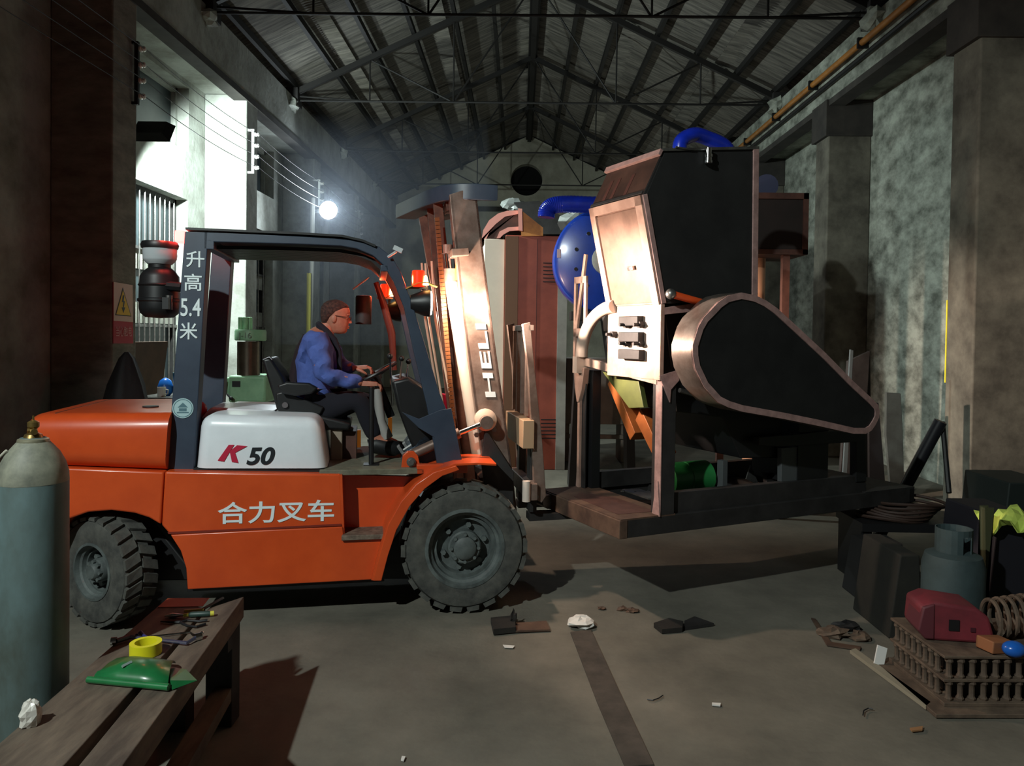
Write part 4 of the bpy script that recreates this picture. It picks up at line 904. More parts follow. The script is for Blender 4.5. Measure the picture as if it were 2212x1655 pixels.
gp('brown_block', [(1724, 985), (1740, 984), (1741, 1018), (1725, 1020)], .1, .3, browniron, .003)
# green motor under the housing, orange plates, olive tray
A = G.V(1440, 1035, .35); B = G.V(1545, 1030, .35); r = .115
gm = obj('green_motor', MB().lathe([(0, -.02), (r*.8, -.02), (r, 0), (r, .14), (r*.96, .145), (r*.96, .15), (r, .155), (r, .34), (r*.8, .36), (0, .36)], 24, RY), M('green_paint', (40, 128, 66), .4, 0, (30, 104, 52), 4), mach, loc=(A.x, .35, Z0+hB+.15))
obj('motor_strap', MB().b2((A.x+.37, .2, Z0+hB), (A.x+.41, .26, Z0+hB+.28)), M('grey_leg', (88, 92, 94)), mach)
obj('white_offcut', MB().prism(G.V2([(1612, 1035), (1622, 1005), (1640, 1048)], .3), .3, .31), steel, mach)
obj('offcut', MB().prism(G.V2([(1655, 1022), (1690, 1018), (1690, 1050), (1658, 1050)], .3), .3, .34), darksteel, mach)
org = M('orange_guide', (176, 100, 48), .5, .1, (146, 80, 38), 6)
for k in range(2):
    P0 = [(.86-.36*k, pzt-.1-.23*k), (.56-.3*k, pzt-.48-.1*k), (.5-.3*k, pzt-.42-.1*k), (.8-.36*k, pzt-.04-.2*k)]
    obj('orange_guide', MB().prism(P0, A0+.15, A0+.28, 'x'), org, mach, bev=.004)
obj('olive_tray', MB().prism([(.8, pzt+.0), (.35, pzt-.03), (.28, pzt-.22), (.45, pzt-.24)], A0+.06, A0+.1, 'x'), M('olive_paint', (92, 98, 48), .5, 0, (74, 80, 38), 6), mach, bev=.004)
obj('far_frame_leg', MB().b2((A0+.05, .9, Z0+hB), (A0+.12, .96, pzt)), black, mach)
obj('scrap_plate', MB().prism([(.5, .4), (.62, .35), (.64, .7), (.5, .72)], Z0+hB+.01, Z0+hB+.02, 'z'), steel, mach)
m = MB()
for k in range(14):
    rnd = random.Random(k); c = G.out((A0+.12+.5*rnd.random(), .35+.4*rnd.random(), Z0+hB+.012)); m.sph(tuple(c), .01+.012*rnd.random(), 6, 4, (1, 1, .6))
o = obj('metal_crumbs', m, darksteel, smooth=False); tag(o, 'scattered dark metal crumbs on the machine base under the hopper', 'metal crumbs', kind='stuff')

# =================================================================== BEHIND THE TRUCK
# tall red brown cabinet with a curved duct (stands about 10 m away)
KY = 10.2
def KV(px, Y): return [(p.x, p.z) for p in (pY(x, y, Y) for x, y in px)]
a = pY(1086, 1000, KY); b = pY(1222, 1000, KY); zt = pY(1140, 508, KY).z
t = thing('tall_cabinet', 'tall red-brown sheet cabinet with louvres standing behind the mast', 'cabinet', (a.x, KY, 0), R_(5))
W_ = b.x-a.x
redb = M('red_brown_sheet', (170, 88, 70), .45, .05, (142, 72, 58), 3); greys = M('grey_white_sheet', (168, 168, 160), .55, 0, (140, 140, 134), 3)
obj('body', MB().b2((.0, .0, 0), (W_*.98, .9, zt)), redb, t, bev=.01)
obj('corner_strip', MB().b2((W_*.84, -.012, .0), (W_*.99, -.001, zt-.05)), greys, t)
obj('left_bay', MB().b2((-.28, .05, 0), (-.005, .8, zt-.05)), M('cream_sheet', (244, 232, 210), .5, 0, (232, 220, 200), 3), t, bev=.01)
obj('dark_pilaster', MB().b2((0, -.015, 0), (.17, -.001, zt-.02)), M('brown_sheet', (112, 78, 54), .5), t)
for z0 in (zt-.62, .42):
    for k in range(6): obj('louvre', MB().b2((W_*.6, -.012, z0+k*.05), (W_*.84, -.002, z0+k*.05+.012)), black, t)
obj('door_line', MB().b2((W_*.5, -.006, .1), (W_*.505, .0, zt-.05)), black, t)
sk = M('grey_duct_sheet', (136, 124, 112), .6, 0, (112, 100, 92), 3)
a2 = pY(1222, 900, 10.9); b2_ = pY(1282, 900, 10.9); zt2 = pY(1250, 820, 10.9).z
o = obj('low_cabinet', MB().b2((a2.x, 10.9, .55), (b2_.x+.6, 11.6, zt2+.3)).b2((a2.x, 10.95, 0), (a2.x+.06, 11.5, .55)).b2((b2_.x+.4, 10.95, 0), (b2_.x+.46, 11.5, .55)).b2((a2.x, 10.9, .34), (b2_.x+.5, 10.95, .4)), sk, bev=.006); tag(o, 'plain greyish cabinet on legs right of the tall red-brown cabinet', 'cabinet')
# curved duct with pink edge and orange transition
dY = 10.0
def ring_pts(px): return KV(px, dY)
outer_ = [(1042, 512), (1038, 511), (1037, 520), (1042, 492), (1055, 470), (1075, 455), (1095, 449), (1124, 448), (1126, 492), (1100, 494), (1086, 502), (1080, 508), (1080, 509)]
t2 = thing('curved_duct', 'curved square duct with pink edges on top of the tall cabinet', 'duct', (0, 0, 0))
obj('elbow', MB().prism(KV(outer_, dY), dY+.25, dY+.7), browniron, t2)
inn_ = [(1052, 600), (1049, 560), (1049, 520), (1056, 495), (1070, 478), (1090, 462), (1120, 456), (1120, 484), (1096, 486), (1078, 495), (1072, 512), (1070, 600)]
m = MB(); m.prism(KV(outer_[:8]+[(1120, 456), (1090, 462), (1070, 478), (1056, 495), (1049, 511), (1050, 511), (1052, 512)], dY), dY+.23, dY+.25)
m.prism(KV([(1126, 492), (1100, 494), (1086, 502), (1080, 508), (1080, 509), (1071, 510), (1072, 509), (1078, 495), (1096, 486), (1120, 484)], dY), dY+.23, dY+.25)
obj('pink_edge', m, M('bright_pink_primer', (232, 160, 146), .7), t2)
obj('transition', MB().prism(KV([(1124, 447), (1174, 487), (1174, 505), (1126, 506)], dY), dY+.2, dY+.75), M('orange_transition', (206, 136, 62), .6, 0, (160, 100, 50), 5), t2)
obj('flange', MB().prism(KV([(1119, 446), (1128, 447), (1129, 496), (1120, 494)], dY), dY+.15, dY+.22), M('bright_pink_primer', (0, 0, 0)), t2)
# dark sheet hopper behind
o = obj('dark_hopper', MB().prism(KV([(1110, 437), (1165, 434), (1228, 478), (1228, 506), (1120, 506), (1140, 470)], 11.4), 11.4, 12.3).b2((pY(1180, 506, 11.4).x, 11.5, 0), (pY(1228, 506, 11.4).x, 12.2, pY(1180, 506, 11.4).z)), darksteel); tag(o, 'dark sheet metal hopper behind the curved pink-edged duct', 'hopper')
o = lump('plastic_bag', pY(1108, 442, 11.6), .16, M('clear_film', (160, 166, 164), .3), None, 3, (1, .6, .5)); tag(o, 'crumpled clear plastic bag on top of the dark hopper', 'bag')
o = lump('plastic_bag', pY(1245, 482, 10.6), .22, M('clear_film', (0, 0, 0)), None, 5, (1, .6, .7)); tag(o, 'crumpled clear plastic bag behind the blue fan, under the blue pipe', 'bag')
# blue blower and pipe
bY = 9.0
c = pY(1310, 562, bY); e = pY(1195, 562, bY); rad = c.x-e.x
t3 = thing('blue_blower', 'big round blue fan housing behind the machine', 'fan', (c.x, bY, c.z))
bluep = M('blue_enamel', (26, 72, 190), .3, 0, (20, 58, 160), 3, coat=.5)
m = MB(); m.lathe([(rad*.16, 0), (rad*.9, 0), (rad*.97, -.02), (rad, -.06), (rad, -.34), (rad*.97, -.38), (rad*.9, -.4), (0, -.4)], 48, RXm); obj('housing', m, bluep, t3)
m = MB(); m.lathe([(rad*.28, .0), (rad*.28, .1), (rad*.22, .12), (0, .12)], 24, RXm); obj('inlet', m, greys, t3)
for k in range(10):
    a_ = 2*math.pi*k/10+.3; obj('bolt', MB().lathe([(.022, 0), (.022, .02), (0, .02)], 8, RXm), chrome, t3, loc=(rad*.6*math.cos(a_), 0, rad*.6*math.sin(a_)))
for s_ in (-1, 1): obj('stand_leg', MB().prism([(s_*.35-.05, -c.z), (s_*.35+.05, -c.z), (s_*.25+.04, -.2), (s_*.25-.04, -.2)], .05, .35), black, t3)
obj('stand_top', MB().b2((-.4, .02, -rad-.08), (.4, .4, -rad+.02)), black, t3)
obj('small_label', MB().b2((-rad*.93, -.012, .02), (-rad*.86, -.004, .12)), M('label_pale', (214, 190, 200), .5), t3)
pz = pY(1300, 445, bY-.1); pp = [pY(1180, 470, bY-.1), pY(1182, 455, bY-.1), pY(1196, 444, bY-.1), pY(1230, 441, bY-.1), pY(1290, 443, bY-.1), pY(1400, 446, bY-.1)]
hose('blue_pipe', pp, .095, bluem, 'horizontal blue ribbed pipe with a bent end above the blue fan', 18)
# brown box of the machine behind on its post, and tan column
bY2 = 7.6
a = pY(1580, 548, bY2); b = pY(1748, 417, bY2)
t4 = thing('raised_box', 'dark brown steel box on posts right of the hopper', 'box', (a.x, bY2, 0))
w_ = b.x-a.x; h0, h1 = a.z, b.z
obj('face', MB().b2((0, .02, h0+.04), (w_-.05, .7, h1-.04)), M('very_dark_brown', (40, 30, 28), .6, .2, (30, 24, 22), 4), t4)
for (A_, B_) in (((0, 0, h1-.06), (w_, .72, h1)), ((0, 0, h0), (w_, .72, h0+.05)), ((w_-.05, 0, h0), (w_, .72, h1))): obj('rim', MB().b2(A_, B_), browniron, t4)
x_ = pY(1702, 600, bY2).x-a.x; obj('post', MB().b2((x_-.035, .05, 0), (x_+.035, .12, h0)), browniron, t4); obj('post', MB().b2((.05, .6, 0), (.12, .67, h0)), browniron, t4)
x_ = pY(1662, 600, bY2).x-a.x; obj('tan_column', MB().tube([(x_, .45, 0), (x_, .45, h0)], .1, 16), M('tan_sheet', (176, 128, 98), .5, .1), t4)
o = obj('motor_drum', MB().tube([pY(1655, 402, bY2+.3), pY(1655, 402, bY2+.7)], .12, 16), bluem); o.data.materials.clear(); o.data.materials.append(M('deep_blue_motor', (20, 30, 70), .4)); tag(o, 'small dark blue motor on top of the raised brown box', 'motor')
# drill press
dY_ = 8.6
c = pY(537, 800, dY_)
t5 = thing('drill_press', 'pale green radial drill press beyond the driver seat', 'drill press', (c.x, dY_, 0))
green = M('pale_green_enamel', (140, 186, 146), .5, 0, (116, 160, 124), 5)
def zz_(y): return pY(537, y, dY_).z
k_ = dY_/f_
obj('column', MB().lathe([(.15, 0), (.16, .05), (24*k_, .1), (24*k_, zz_(738))], 24), M('dark_bronze_column', (92, 84, 70), .35, .6, (70, 62, 52), 6), t5)
obj('collar', MB().lathe([(31*k_, zz_(736)), (33*k_, zz_(734)), (33*k_, zz_(716)), (31*k_, zz_(712)), (0, zz_(712))], 24), green, t5, loc=(0.02, 0, 0))
for q_ in range(5): obj('gear_cover', MB().lathe([(.03, zz_(712)), (.03, zz_(686)), (0, zz_(685))], 10), green, t5, loc=(-.04+.05*math.cos(q_*1.26), .05*math.sin(q_*1.26), 0))
obj('head', MB().b2((-.18, -.14, zz_(868)), (.24, .35, zz_(810))), green, t5, bev=.03)
obj('head_side', MB().b2((-.22, -.1, zz_(855)), (-.17, .1, zz_(815))), green, t5, bev=.02)
obj('number_plate', MB().b2((-.13, -.15, zz_(834)), (-.04, -.141, zz_(822))), black, t5)
for (x0, z0, x1, z1_) in ((-.2, 820, -.22, 850), (-.18, 850, -.12, 858), (.03, 868, .02, 885)):
    obj('handle', MB().tube([(x0, -.16, zz_(z0)), (x1, -.2, zz_(z1_))], .012, 6).sph((x1, -.2, zz_(z1_)), .022, 8, 6), black, t5)
o = text_mesh('J-16', .09, M('faded_lettering', (110, 130, 112), .6), t5, 'lettering', Matrix.Translation((0.02, -33*k_-.005, zz_(725))) @ RXm, .001)
obj('base', MB().b2((-.4, -.35, 0), (.4, .5, .16)), M('dark_green_base', (50, 66, 54), .6), t5, bev=.02)
# things by the barred window
o = obj('brown_board', MB().box((-4.66, 9.25, .83), (.03, 1.1, 1.68), (0, R_(7), 0)), M('brown_board', (84, 62, 48), .8, 0, (66, 48, 38), 4)); tag(o, 'brown board leaning below the barred window', 'board')
cc = pY(268, 870, 7.3)
mb = MB(); rg = []
for z, rx in ((0, .34), (.5, .31), (.9, .24), (1.25, .16), (1.5, .07), (1.56, .02)):
    rg.append([(rx*math.cos(a)*(1+.12*math.sin(a*5+z*3)), rx*math.sin(a)*(1+.1*math.cos(a*4)), z*1.02) for a in [2*math.pi*k/22 for k in range(22)]])
mb.loft(rg); o = obj('covered_heap', mb, M('black_tarp', (26, 22, 24), .7, 0, (18, 15, 17), 8, .3), loc=(cc.x, 7.35, 0)); tag(o, 'tall heap under a black cover beside the near left pillar', 'cover')
tb = thing('side_table', 'narrow bench under the window carrying the blue pot and mug', 'table', (-3.9, 8.9, 0))
a = pY(356, 856, 8.6)
tb.location = (a.x, 8.6, 0)
obj('top', MB().b2((-.25, -.2, a.z-.03), (.3, .35, a.z)), steel, tb, bev=.003)
for x_, y_ in ((-.22, -.17), (.26, -.17), (-.22, .3), (.26, .3)): obj('leg', MB().b2((x_, y_, 0), (x_+.04, y_+.04, a.z-.03)), darksteel, tb)
o = obj('blue_kettle', MB().lathe([(.05, 0), (.08, .03), (.085, .09), (.06, .15), (.03, .17), (0, .18)], 16), M('blue_enamel_pot', (34, 110, 206), .3), loc=(a.x-.03, 8.68, a.z+.07)); tag(o, 'round bright blue pot on the bench under the window', 'pot')
o.scale = (1, 1, 1.15); o.location.z = a.z
o = obj('teal_bucket', MB().lathe([(.08, 0), (.1, .26), (.095, .26), (.07, .02), (0, .02)], 18), M('teal_plastic', (34, 96, 104), .5), loc=(a.x+.13, 8.75, a.z)); tag(o, 'dark teal bucket behind the blue pot', 'bucket')
o = obj('white_mug', MB().lathe([(.04, 0), (.045, .01), (.045, .11), (.04, .11), (.036, .02), (0, .02)], 16).tube([(.043, 0, .085), (.075, 0, .08), (.07, 0, .035), (.043, 0, .03)], .007, 6), M('white_enamel', (220, 220, 214), .4), loc=(a.x+.01, 8.5, a.z)); tag(o, 'small white mug standing in front of the blue pot', 'mug')
# warning sign on the near left pillar, room side
sg = thing('warning_sign', 'electric shock warning sign with a yellow triangle on the near left pillar', 'sign', (PL_+.012, 0, 0))
def SX(x, y): q = pX(x, y, PL_+.012); return (q.y, q.z)
def sq(px, x0, x1, m_, nm): return obj(nm, MB().prism([SX(x, y) for x, y in px], x0, x1, 'x'), m_, sg, smooth=False)
sq([(245, 609), (286, 616), (288, 742), (245, 742)], -.008, 0, M('sign_red', (178, 34, 52), .6), 'back_plate')
sq([(245, 609), (286, 616), (287, 696), (245, 693)], 0, .003, M('sign_pinkish_white', (214, 178, 164), .6), 'upper_field')
sq([(264.5, 621), (283, 684), (248, 681)], .003, .005, black, 'triangle_border'); sq([(264.5, 627), (281, 682), (250, 679)], .005, .007, M('sign_yellow', (226, 180, 40), .6), 'triangle')
sq([(264, 638), (267, 638), (265.5, 650), (268, 651), (266, 664), (269, 664), (265, 676), (261.5, 664), (264, 664), (265, 653), (262, 652)], .007, .009, black, 'bolt_symbol')
o = text_mesh('当心触电', .1, M('sign_text_pale', (214, 150, 150), .6), sg, 'lettering', Matrix.Rotation(R_(90), 4, 'Z') @ RXm, .001)
y0, z0 = SX(250, 727); y1, z1_ = SX(284, 705); fit_text(o, y0, y1, z0, z1_, (1, 2))
for v_ in o.data.vertices: v_.co.x += .003
# =================================================================== RIGHT SIDE
# planks and scraps leaning on the right wall
def lean(name, px, Y, th, m_, lab_, cat):
    P = KV(px, Y); zs_ = sorted(p[1] for p in P)[1]+.03; P = [(p[0], .0 if p[1] <= zs_ else p[1]) for p in P]
    o = obj(name, MB().prism(P, Y, Y+th), m_, bev=.004); tag(o, lab_, cat); return o
lean('leaning_plate', [(1812, 1040), (1832, 780), (1880, 758), (1884, 1050)], 8.6, .05, darksteel, 'black steel plate leaning on the second right pillar', 'plate')
lean('leaning_strip', [(1818, 1040), (1837, 755), (1844, 757), (1828, 1040)], 8.4, .03, M('pale_strip', (72, 84, 88), .7), 'pale grey strip in front of the leaning black plate', 'strip')
lean('curved_plank', [(1915, 848), (1946, 850), (1950, 930), (1958, 1045), (1932, 1046), (1914, 940)], 7.6, .04, M('grey_plank', (62, 70, 68), .85, 0, (46, 52, 50), 6), 'grey curved plank leaning on the right wall', 'plank')
lean('plank', [(1876, 880), (1898, 870), (1920, 1040), (1880, 1050)], 7.9, .04, black, 'black plank between the leaning plate and the curved plank', 'plank')
o = obj('black_tube', MB().tube([pY(1960, 1062, 6.4)*1.0+Vector((-.27, .05, -.52)), pY(2032, 910, 6.2)], .05, 16), M('black_tube', (26, 26, 32), .4)); tag(o, 'thick black tube leaning upright near the right wall', 'tube')
o = obj('thin_rod', MB().tube([pY(2036, 912, 6.25), pY(2050, 1065, 6.0)], .02, 8), black); tag(o, 'thin black prop behind the leaning black tube', 'rod')
a, b = pY(2029, 638, 7.42), pY(2025, 808, 7.42)
o = obj('yellow_tape', MB().b2((PR-.006, 8.386, 1.35), (PR+.001, 8.404, 2.25)), M('yellow_tape', (232, 220, 60), .5)); tag(o, 'thin yellow vertical tape at the edge of the near right pillar', 'tape')
o.location.x = 0
# gas bottle
gb = pZ(2062, 1392, .0); gY = 4.52; gc = pY(2058, 1250, gY)
t6 = thing('gas_bottle', 'squat grey-green gas bottle with a handle collar at the right', 'gas bottle', (gc.x, gY, 0))
gm_ = M('grey_green_bottle', (64, 80, 82), .7, 0, (48, 62, 64), 5)
zt_ = pY(2058, 1190, gY).z
obj('body', MB().lathe([(.13, 0), (.14, .01), (.16, .05), (.168, .1), (.168, zt_-.08), (.15, zt_-.02), (.1, zt_), (.03, zt_+.02), (0, zt_+.02)], 32), gm_, t6)
m = MB(); zc1 = pY(2058, 1140, gY).z
for k in range(20):
    if k in (5, 6, 15, 16): 
        a0, a1 = 2*math.pi*k/20, 2*math.pi*(k+1)/20; m.loft([[(.1*math.cos(a), .1*math.sin(a), z) for z in (zc1-.035, zc1)]+[(.094*math.cos(a), .094*math.sin(a), z) for z in (zc1, zc1-.035)] for a in (a0, a1)]); continue
    a0, a1 = 2*math.pi*k/20, 2*math.pi*(k+1)/20
    m.loft([[(.1*math.cos(a), .1*math.sin(a), z) for z in (zt_-.01, zc1)]+[(.094*math.cos(a), .094*math.sin(a), z) for z in (zc1, zt_-.01)] for a in (a0, a1)])
obj('collar', m, gm_, t6); obj('valve', MB().lathe([(.02, zt_), (.02, zt_+.07), (.035, zt_+.08), (.03, zt_+.11), (0, zt_+.11)], 12), M('valve_blue', (50, 70, 150), .4), t6)
# dark crates behind the bottle
def crate(nm, px0, px1, Y, d, m_, lab_, cat='crate'):
    a, b = pY(*px0, Y), pY(*px1, Y); o = obj(nm, MB().prism([(a.x, 0), (b.x, 0), (b.x-.03, b.z), (a.x+.06, b.z)], Y, Y+d), m_, bev=.01); tag(o, lab_, cat)
crate('dark_crate', (1920, 1335), (1998, 1200), 4.6, .5, M('dark_olive', (38, 37, 31), .85, 0, (26, 25, 22), 5, .2), 'dark tapered block just left of the gas bottle')
crate('dark_crate', (1850, 1300), (1960, 1175), 5.3, .25, M('near_black', (30, 29, 29), .8, 0, (22, 21, 21), 5), 'black box under the right end of the machine frame')
crate('dark_bin', (2130, 1300), (2260, 1120), 4.9, .6, M('dark_violet_bin', (24, 23, 32), .7), 'dark bin at the right edge under the lime green cloth', 'bin')
crate('green_drum', (2160, 1180), (2300, 1045), 6.0, .6, M('dark_green_drum', (24, 34, 32), .7), 'dark green drum at the far right edge', 'drum')
crate('olive_post', (2118, 1300), (2142, 1100), 4.8, .06, M('dull_olive', (64, 66, 40), .8), 'narrow olive post beside the dark bin', 'post')
o = obj('wire_heap', MB(), black) if False else None
m = MB(); c = pY(2010, 1060, 5.6)
for k in range(6):
    rnd = random.Random(k+40); m.tube([(c.x-.18+.03*k+.25*math.cos(a), 5.8+.2*math.sin(a), .475+.022*k+.012*math.sin(a*2+k)) for a in [2*math.pi*q/24 for q in range(25)]], .012, 6)
o = obj('cable_coil', m, M('brown_cable', (54, 36, 28), .7)); tag(o, 'coil of brown cable lying on the low black stand near the right wall', 'cable')
c = pY(2010, 1090, 5.6); o = obj('scrap_table', MB().b2((c.x-.5, 5.58, .4), (c.x+.35, 6.05, .46)).b2((c.x-.5, 5.6, 0), (c.x-.42, 6.0, .4)).b2((c.x+.27, 5.6, 0), (c.x+.35, 6.0, .4)), black); tag(o, 'low black stand under the brown cable loops', 'stand')
# lime cloth
m = MB(); c = pY(2196, 1120, 4.85); rnd = random.Random(3)
for j in range(9):
    for i in range(9):
        x = -.16+.36*i/8; y = -.12+.3*j/8; m.v.append(Vector((x+rnd.uniform(-.012, .012), y, .07*math.cos(i*1.1)*math.cos(j*.8)+rnd.uniform(-.02, .02)-.5*max(0, -x-.08)*1.2)))
for j in range(8):
    for i in range(8): q = j*9+i; m.f.append([q, q+1, q+10, q+9]); m.m.append(0)
o = obj('lime_cloth', m, M('lime_cloth', (190, 210, 96), .8), smooth=False, loc=(c.x, c.y, c.z)); sm = o.modifiers.new('s', 'SOLIDIFY'); sm.thickness = .006; tag(o, 'crumpled lime green cloth on the dark bin at the right edge', 'cloth')
# rack of spindles in the right foreground
n0 = pZ(2040, 1530, 0); l0 = pZ(1905, 1405, 0)
rk_a = math.atan2(l0.y-n0.y, l0.x-n0.x)-math.pi/2
rk = thing('grate_rack', 'rusty rack with two rows of short spindles on the right floor', 'rack', (n0.x, n0.y, 0), 0.03)
rm = M('rack_rust', (116, 98, 82), .8, .1, (76, 62, 52), 9, .2); RL, RWd, RH = .5, 1.2, .25
obj('base_plate', MB().b2((-.1, -.1, .0), (RWd, RL, .02)), rm, rk, bev=.003)
obj('base_plate', MB().b2((-.02, -.03, .02), (RWd, RL, .04)), rm, rk, bev=.003)
for z in (.135, RH): obj('rack_plate', MB().b2((-.015, -.015, z), (RWd, RL, z+.014)), rm, rk, bev=.003)
sp_ = MB(); sp_.lathe([(.017, 0), (.02, .01), (.013, .022), (.013, .07), (.02, .082), (.017, .095)], 8); sme = mesh('spindle', sp_, rm)
for lv in (.04, .15):
    for k in range(19): obj('spindle', None, None, rk, me=sme, loc=(.02+k*.058, .005, lv))
    for k in range(1, 9): obj('spindle', None, None, rk, me=sme, loc=(.006, .02+k*.055, lv))
obj('inner_block', MB().b2((.06, .06, .04), (RWd, RL-.02, RH)), black, rk)
# red machine cover on the rack
hc_ = pY(2046, 1360, 3.95)
t7 = thing('red_cover', 'dusty red plastic machine cover with a dark square opening on the rack', 'cover', (hc_.x+.03, 3.98, RH+.014), R_(-8))
t7.scale = (.9, .9, .86)
prof = [(-.2, .05), (-.16, .0), (.17, -.0), (.2, .05), (.17, .16), (.1, .21), (-.12, .235), (-.19, .2)]
obj('shell', MB().prism(prof, -.1, .16), M('dusty_red', (136, 48, 58), .6, 0, (104, 40, 48), 5), t7, bev=.02)
obj('dark_side', MB().prism([(-.21, .06), (-.17, .01), (-.12, .01), (-.12, .225), (-.185, .2)], -.108, .1), M('dusty_dark_red', (92, 40, 48), .6), t7, bev=.01)
obj('opening', MB().b2((-.045, -.106, .07), (.01, -.098, .135)), black, t7); obj('opening', MB().b2((.07, -.106, .07), (.095, -.098, .095)), M('dark_plum', (70, 26, 36), .6), t7)
# coil, brown block, blue ball, white bits
cx = pY(2196, 1345, 3.9)
for k in range(6):
    P = [(cx.x-.1+.055*k, 3.95+.085*math.sin(a)+.02*k, RH+.115+.1*math.cos(a)) for a in [2*math.pi*q/20 for q in range(21)]]
    o = obj('steel_ring', MB().tube(P, .011, 6, cap=False), rm); tag(o, ['first', 'second', 'third', 'fourth', 'fifth', 'sixth'][k]+' upright rusty steel ring counted from the red cover', 'ring', 'row of upright steel rings on the rack')
c = pY(2150, 1378, 3.8); o = obj('brown_block', MB().box((c.x, 3.8, RH+.045), (.14, .1, .06), (0, .1, .3)), M('brown_carton', (146, 92, 58), .7), bev=.006); tag(o, 'small brown block beside the blue ball on the rack', 'block')
c = pY(2190, 1400, 3.72); o = obj('blue_ball', MB().sph((0, 0, 0), .045, 18, 12, (1.2, 1, .85)), M('glossy_blue', (30, 96, 190), .25), loc=(c.x, 3.72, RH+.055)); tag(o, 'glossy blue rounded lid at the right end of the rack', 'lid')
c = pY(1886, 1366, 4.25); o = obj('white_card', MB().box((0, 0, 0), (.055, .01, .1), (R_(-15), R_(18), 0)), M('white_card', (226, 224, 220), .7), loc=(c.x+.02, 4.2, .062)); tag(o, 'small white card standing on the floor at the back left corner of the rack', 'card')
# debris between
for k, (x, y, r, mm) in enumerate(((1800, 1375, .07, rm), (1830, 1360, .06, darksteel), (1855, 1380, .05, rm), (1905, 1330, .07, M('crumpled_sheet', (96, 92, 82), .8)), (1925, 1322, .05, M('crumpled_sheet', (0, 0, 0))), (1345, 1318, .03, rust), (1365, 1322, .03, rust), (1300, 1316, .02, rust))):
    p = pZ(x, y, 0); o = lump('scrap_lump', (p.x, p.y, r*.35), r, mm, None, k+20, (1.3, 1, .5)); tag(o, ['crumpled brown scrap on the floor left of the rack, farthest left', 'dark crumpled scrap beside the rack corner', 'small crumpled scrap touching the rack sheet', 'larger grey crumple at the rack\'s back corner', 'smaller grey crumple at the rack\'s back corner', 'rusty crumb behind the white paper, nearer left', 'rusty crumb behind the white paper, nearer right', 'tiny rusty crumb right behind the front wheel'][k], 'scrap')
def flat(nm, px, h, m_, lab_, cat, z=.0):
    P = [pZ(x, y, 0) for x, y in px]; o = obj(nm, MB().prism([(p.x, p.y) for p in P], z+.001, z+h, 'z'), m_, smooth=False); tag(o, lab_, cat); return o
flat('floor_strip', [(1232, 1368), (1276, 1362), (1330, 1480), (1412, 1655), (1350, 1660), (1290, 1520)], .008, M('dark_strip', (84, 76, 68), .85, 0, (60, 54, 48), 8, .1), 'dark flat strip let into the floor below the white paper', 'strip')
flat('steel_flat', [(1752, 1338), (1762, 1340), (1795, 1390), (1860, 1400), (1858, 1406), (1786, 1396)], .01, rust, 'rusty flat bar on the floor right of the dark shadow', 'bar')
flat('steel_flat', [(1836, 1412), (1848, 1408), (2010, 1525), (2000, 1534)], .02, M('pale_bar', (150, 142, 124), .7, .1), 'pale flat bar along the left foot of the rack', 'bar')
flat('wood_chip', [(1965, 1576), (1994, 1572), (1992, 1580), (1970, 1582)], .008, M('chip_brown', (150, 110, 74), .8), 'small brown chip on the floor in front of the rack', 'chip')
flat('short_rod', [(2062, 1545), (2132, 1544), (2132, 1549), (2062, 1551)], .012, black, 'short black rod at the front foot of the rack', 'rod')
flat('rubber_pad', [(1060, 1346), (1110, 1341), (1114, 1367), (1066, 1372)], .035, M('black_rubber_pad', (38, 34, 30), .9, 0, (28, 25, 22), 12, .3), 'black rubber pad on the floor in front of the front wheel', 'pad')
flat('metal_flap', [(1110, 1350), (1180, 1345), (1188, 1364), (1112, 1367)], .012, rust, 'thin dark metal flap joined to the black rubber pad', 'flap')
o = lump('rubber_stub', tuple(pZ(1108, 1352, 0)+Vector((0, 0, .05))), .035, M('black_rubber_pad', (0, 0, 0)), None, 9, (.6, .6, 1.4)); tag(o, 'upright black stub on the rubber pad', 'stub')
flat('dark_rag', [(1412, 1356), (1445, 1345), (1476, 1352), (1474, 1366), (1430, 1370)], .03, M('black_rubber_pad', (0, 0, 0)), 'dark rag on the floor at the edge of the warm light', 'rag')
flat('dark_shard', [(1478, 1348), (1500, 1338), (1542, 1353), (1480, 1362)], .02, darksteel, 'dark metal shard beside the dark rag', 'shard')
# crumpled paper
p = pZ(1254, 1352, 0); o = lump('crumpled_paper', (p.x, p.y, .028), .085, M('white_paper', (222, 220, 214), .7), None, 12, (1.05, .9, .38), 10, 7, .22); tag(o, 'crumpled white paper on the floor right of the front wheel', 'paper')
p = pZ(1098, 1397, 0); flat('paper_scrap', [(1086, 1394), (1112, 1396), (1108, 1401), (1090, 1400)], .003, M('white_paper', (0, 0, 0)), 'thin pale paper scrap in front of the rubber pad', 'paper')
flat('white_clip', [(1538, 1521), (1557, 1522), (1556, 1527), (1538, 1525)], .008, M('white_paper', (0, 0, 0)), 'tiny white clip on the open floor in the warm light', 'clip')
flat('white_clip', [(868, 1636), (876, 1637), (872, 1646), (866, 1644)], .006, M('white_paper', (0, 0, 0)), 'tiny white fleck on the floor at the bottom edge', 'fleck')
for k, (pts, lb) in enumerate((([(1398, 1511), (1410, 1513), (1424, 1508), (1432, 1502)], 'thin curved twig on the floor right of the dark strip'), ([(1864, 1545), (1866, 1535), (1876, 1530), (1886, 1532)], 'thin curled wire on the floor in front of the rack'))):
    o = obj('bent_wire', MB().tube([pZ(x, y, .006) for x, y in pts], .003, 5), black); tag(o, lb, 'wire')
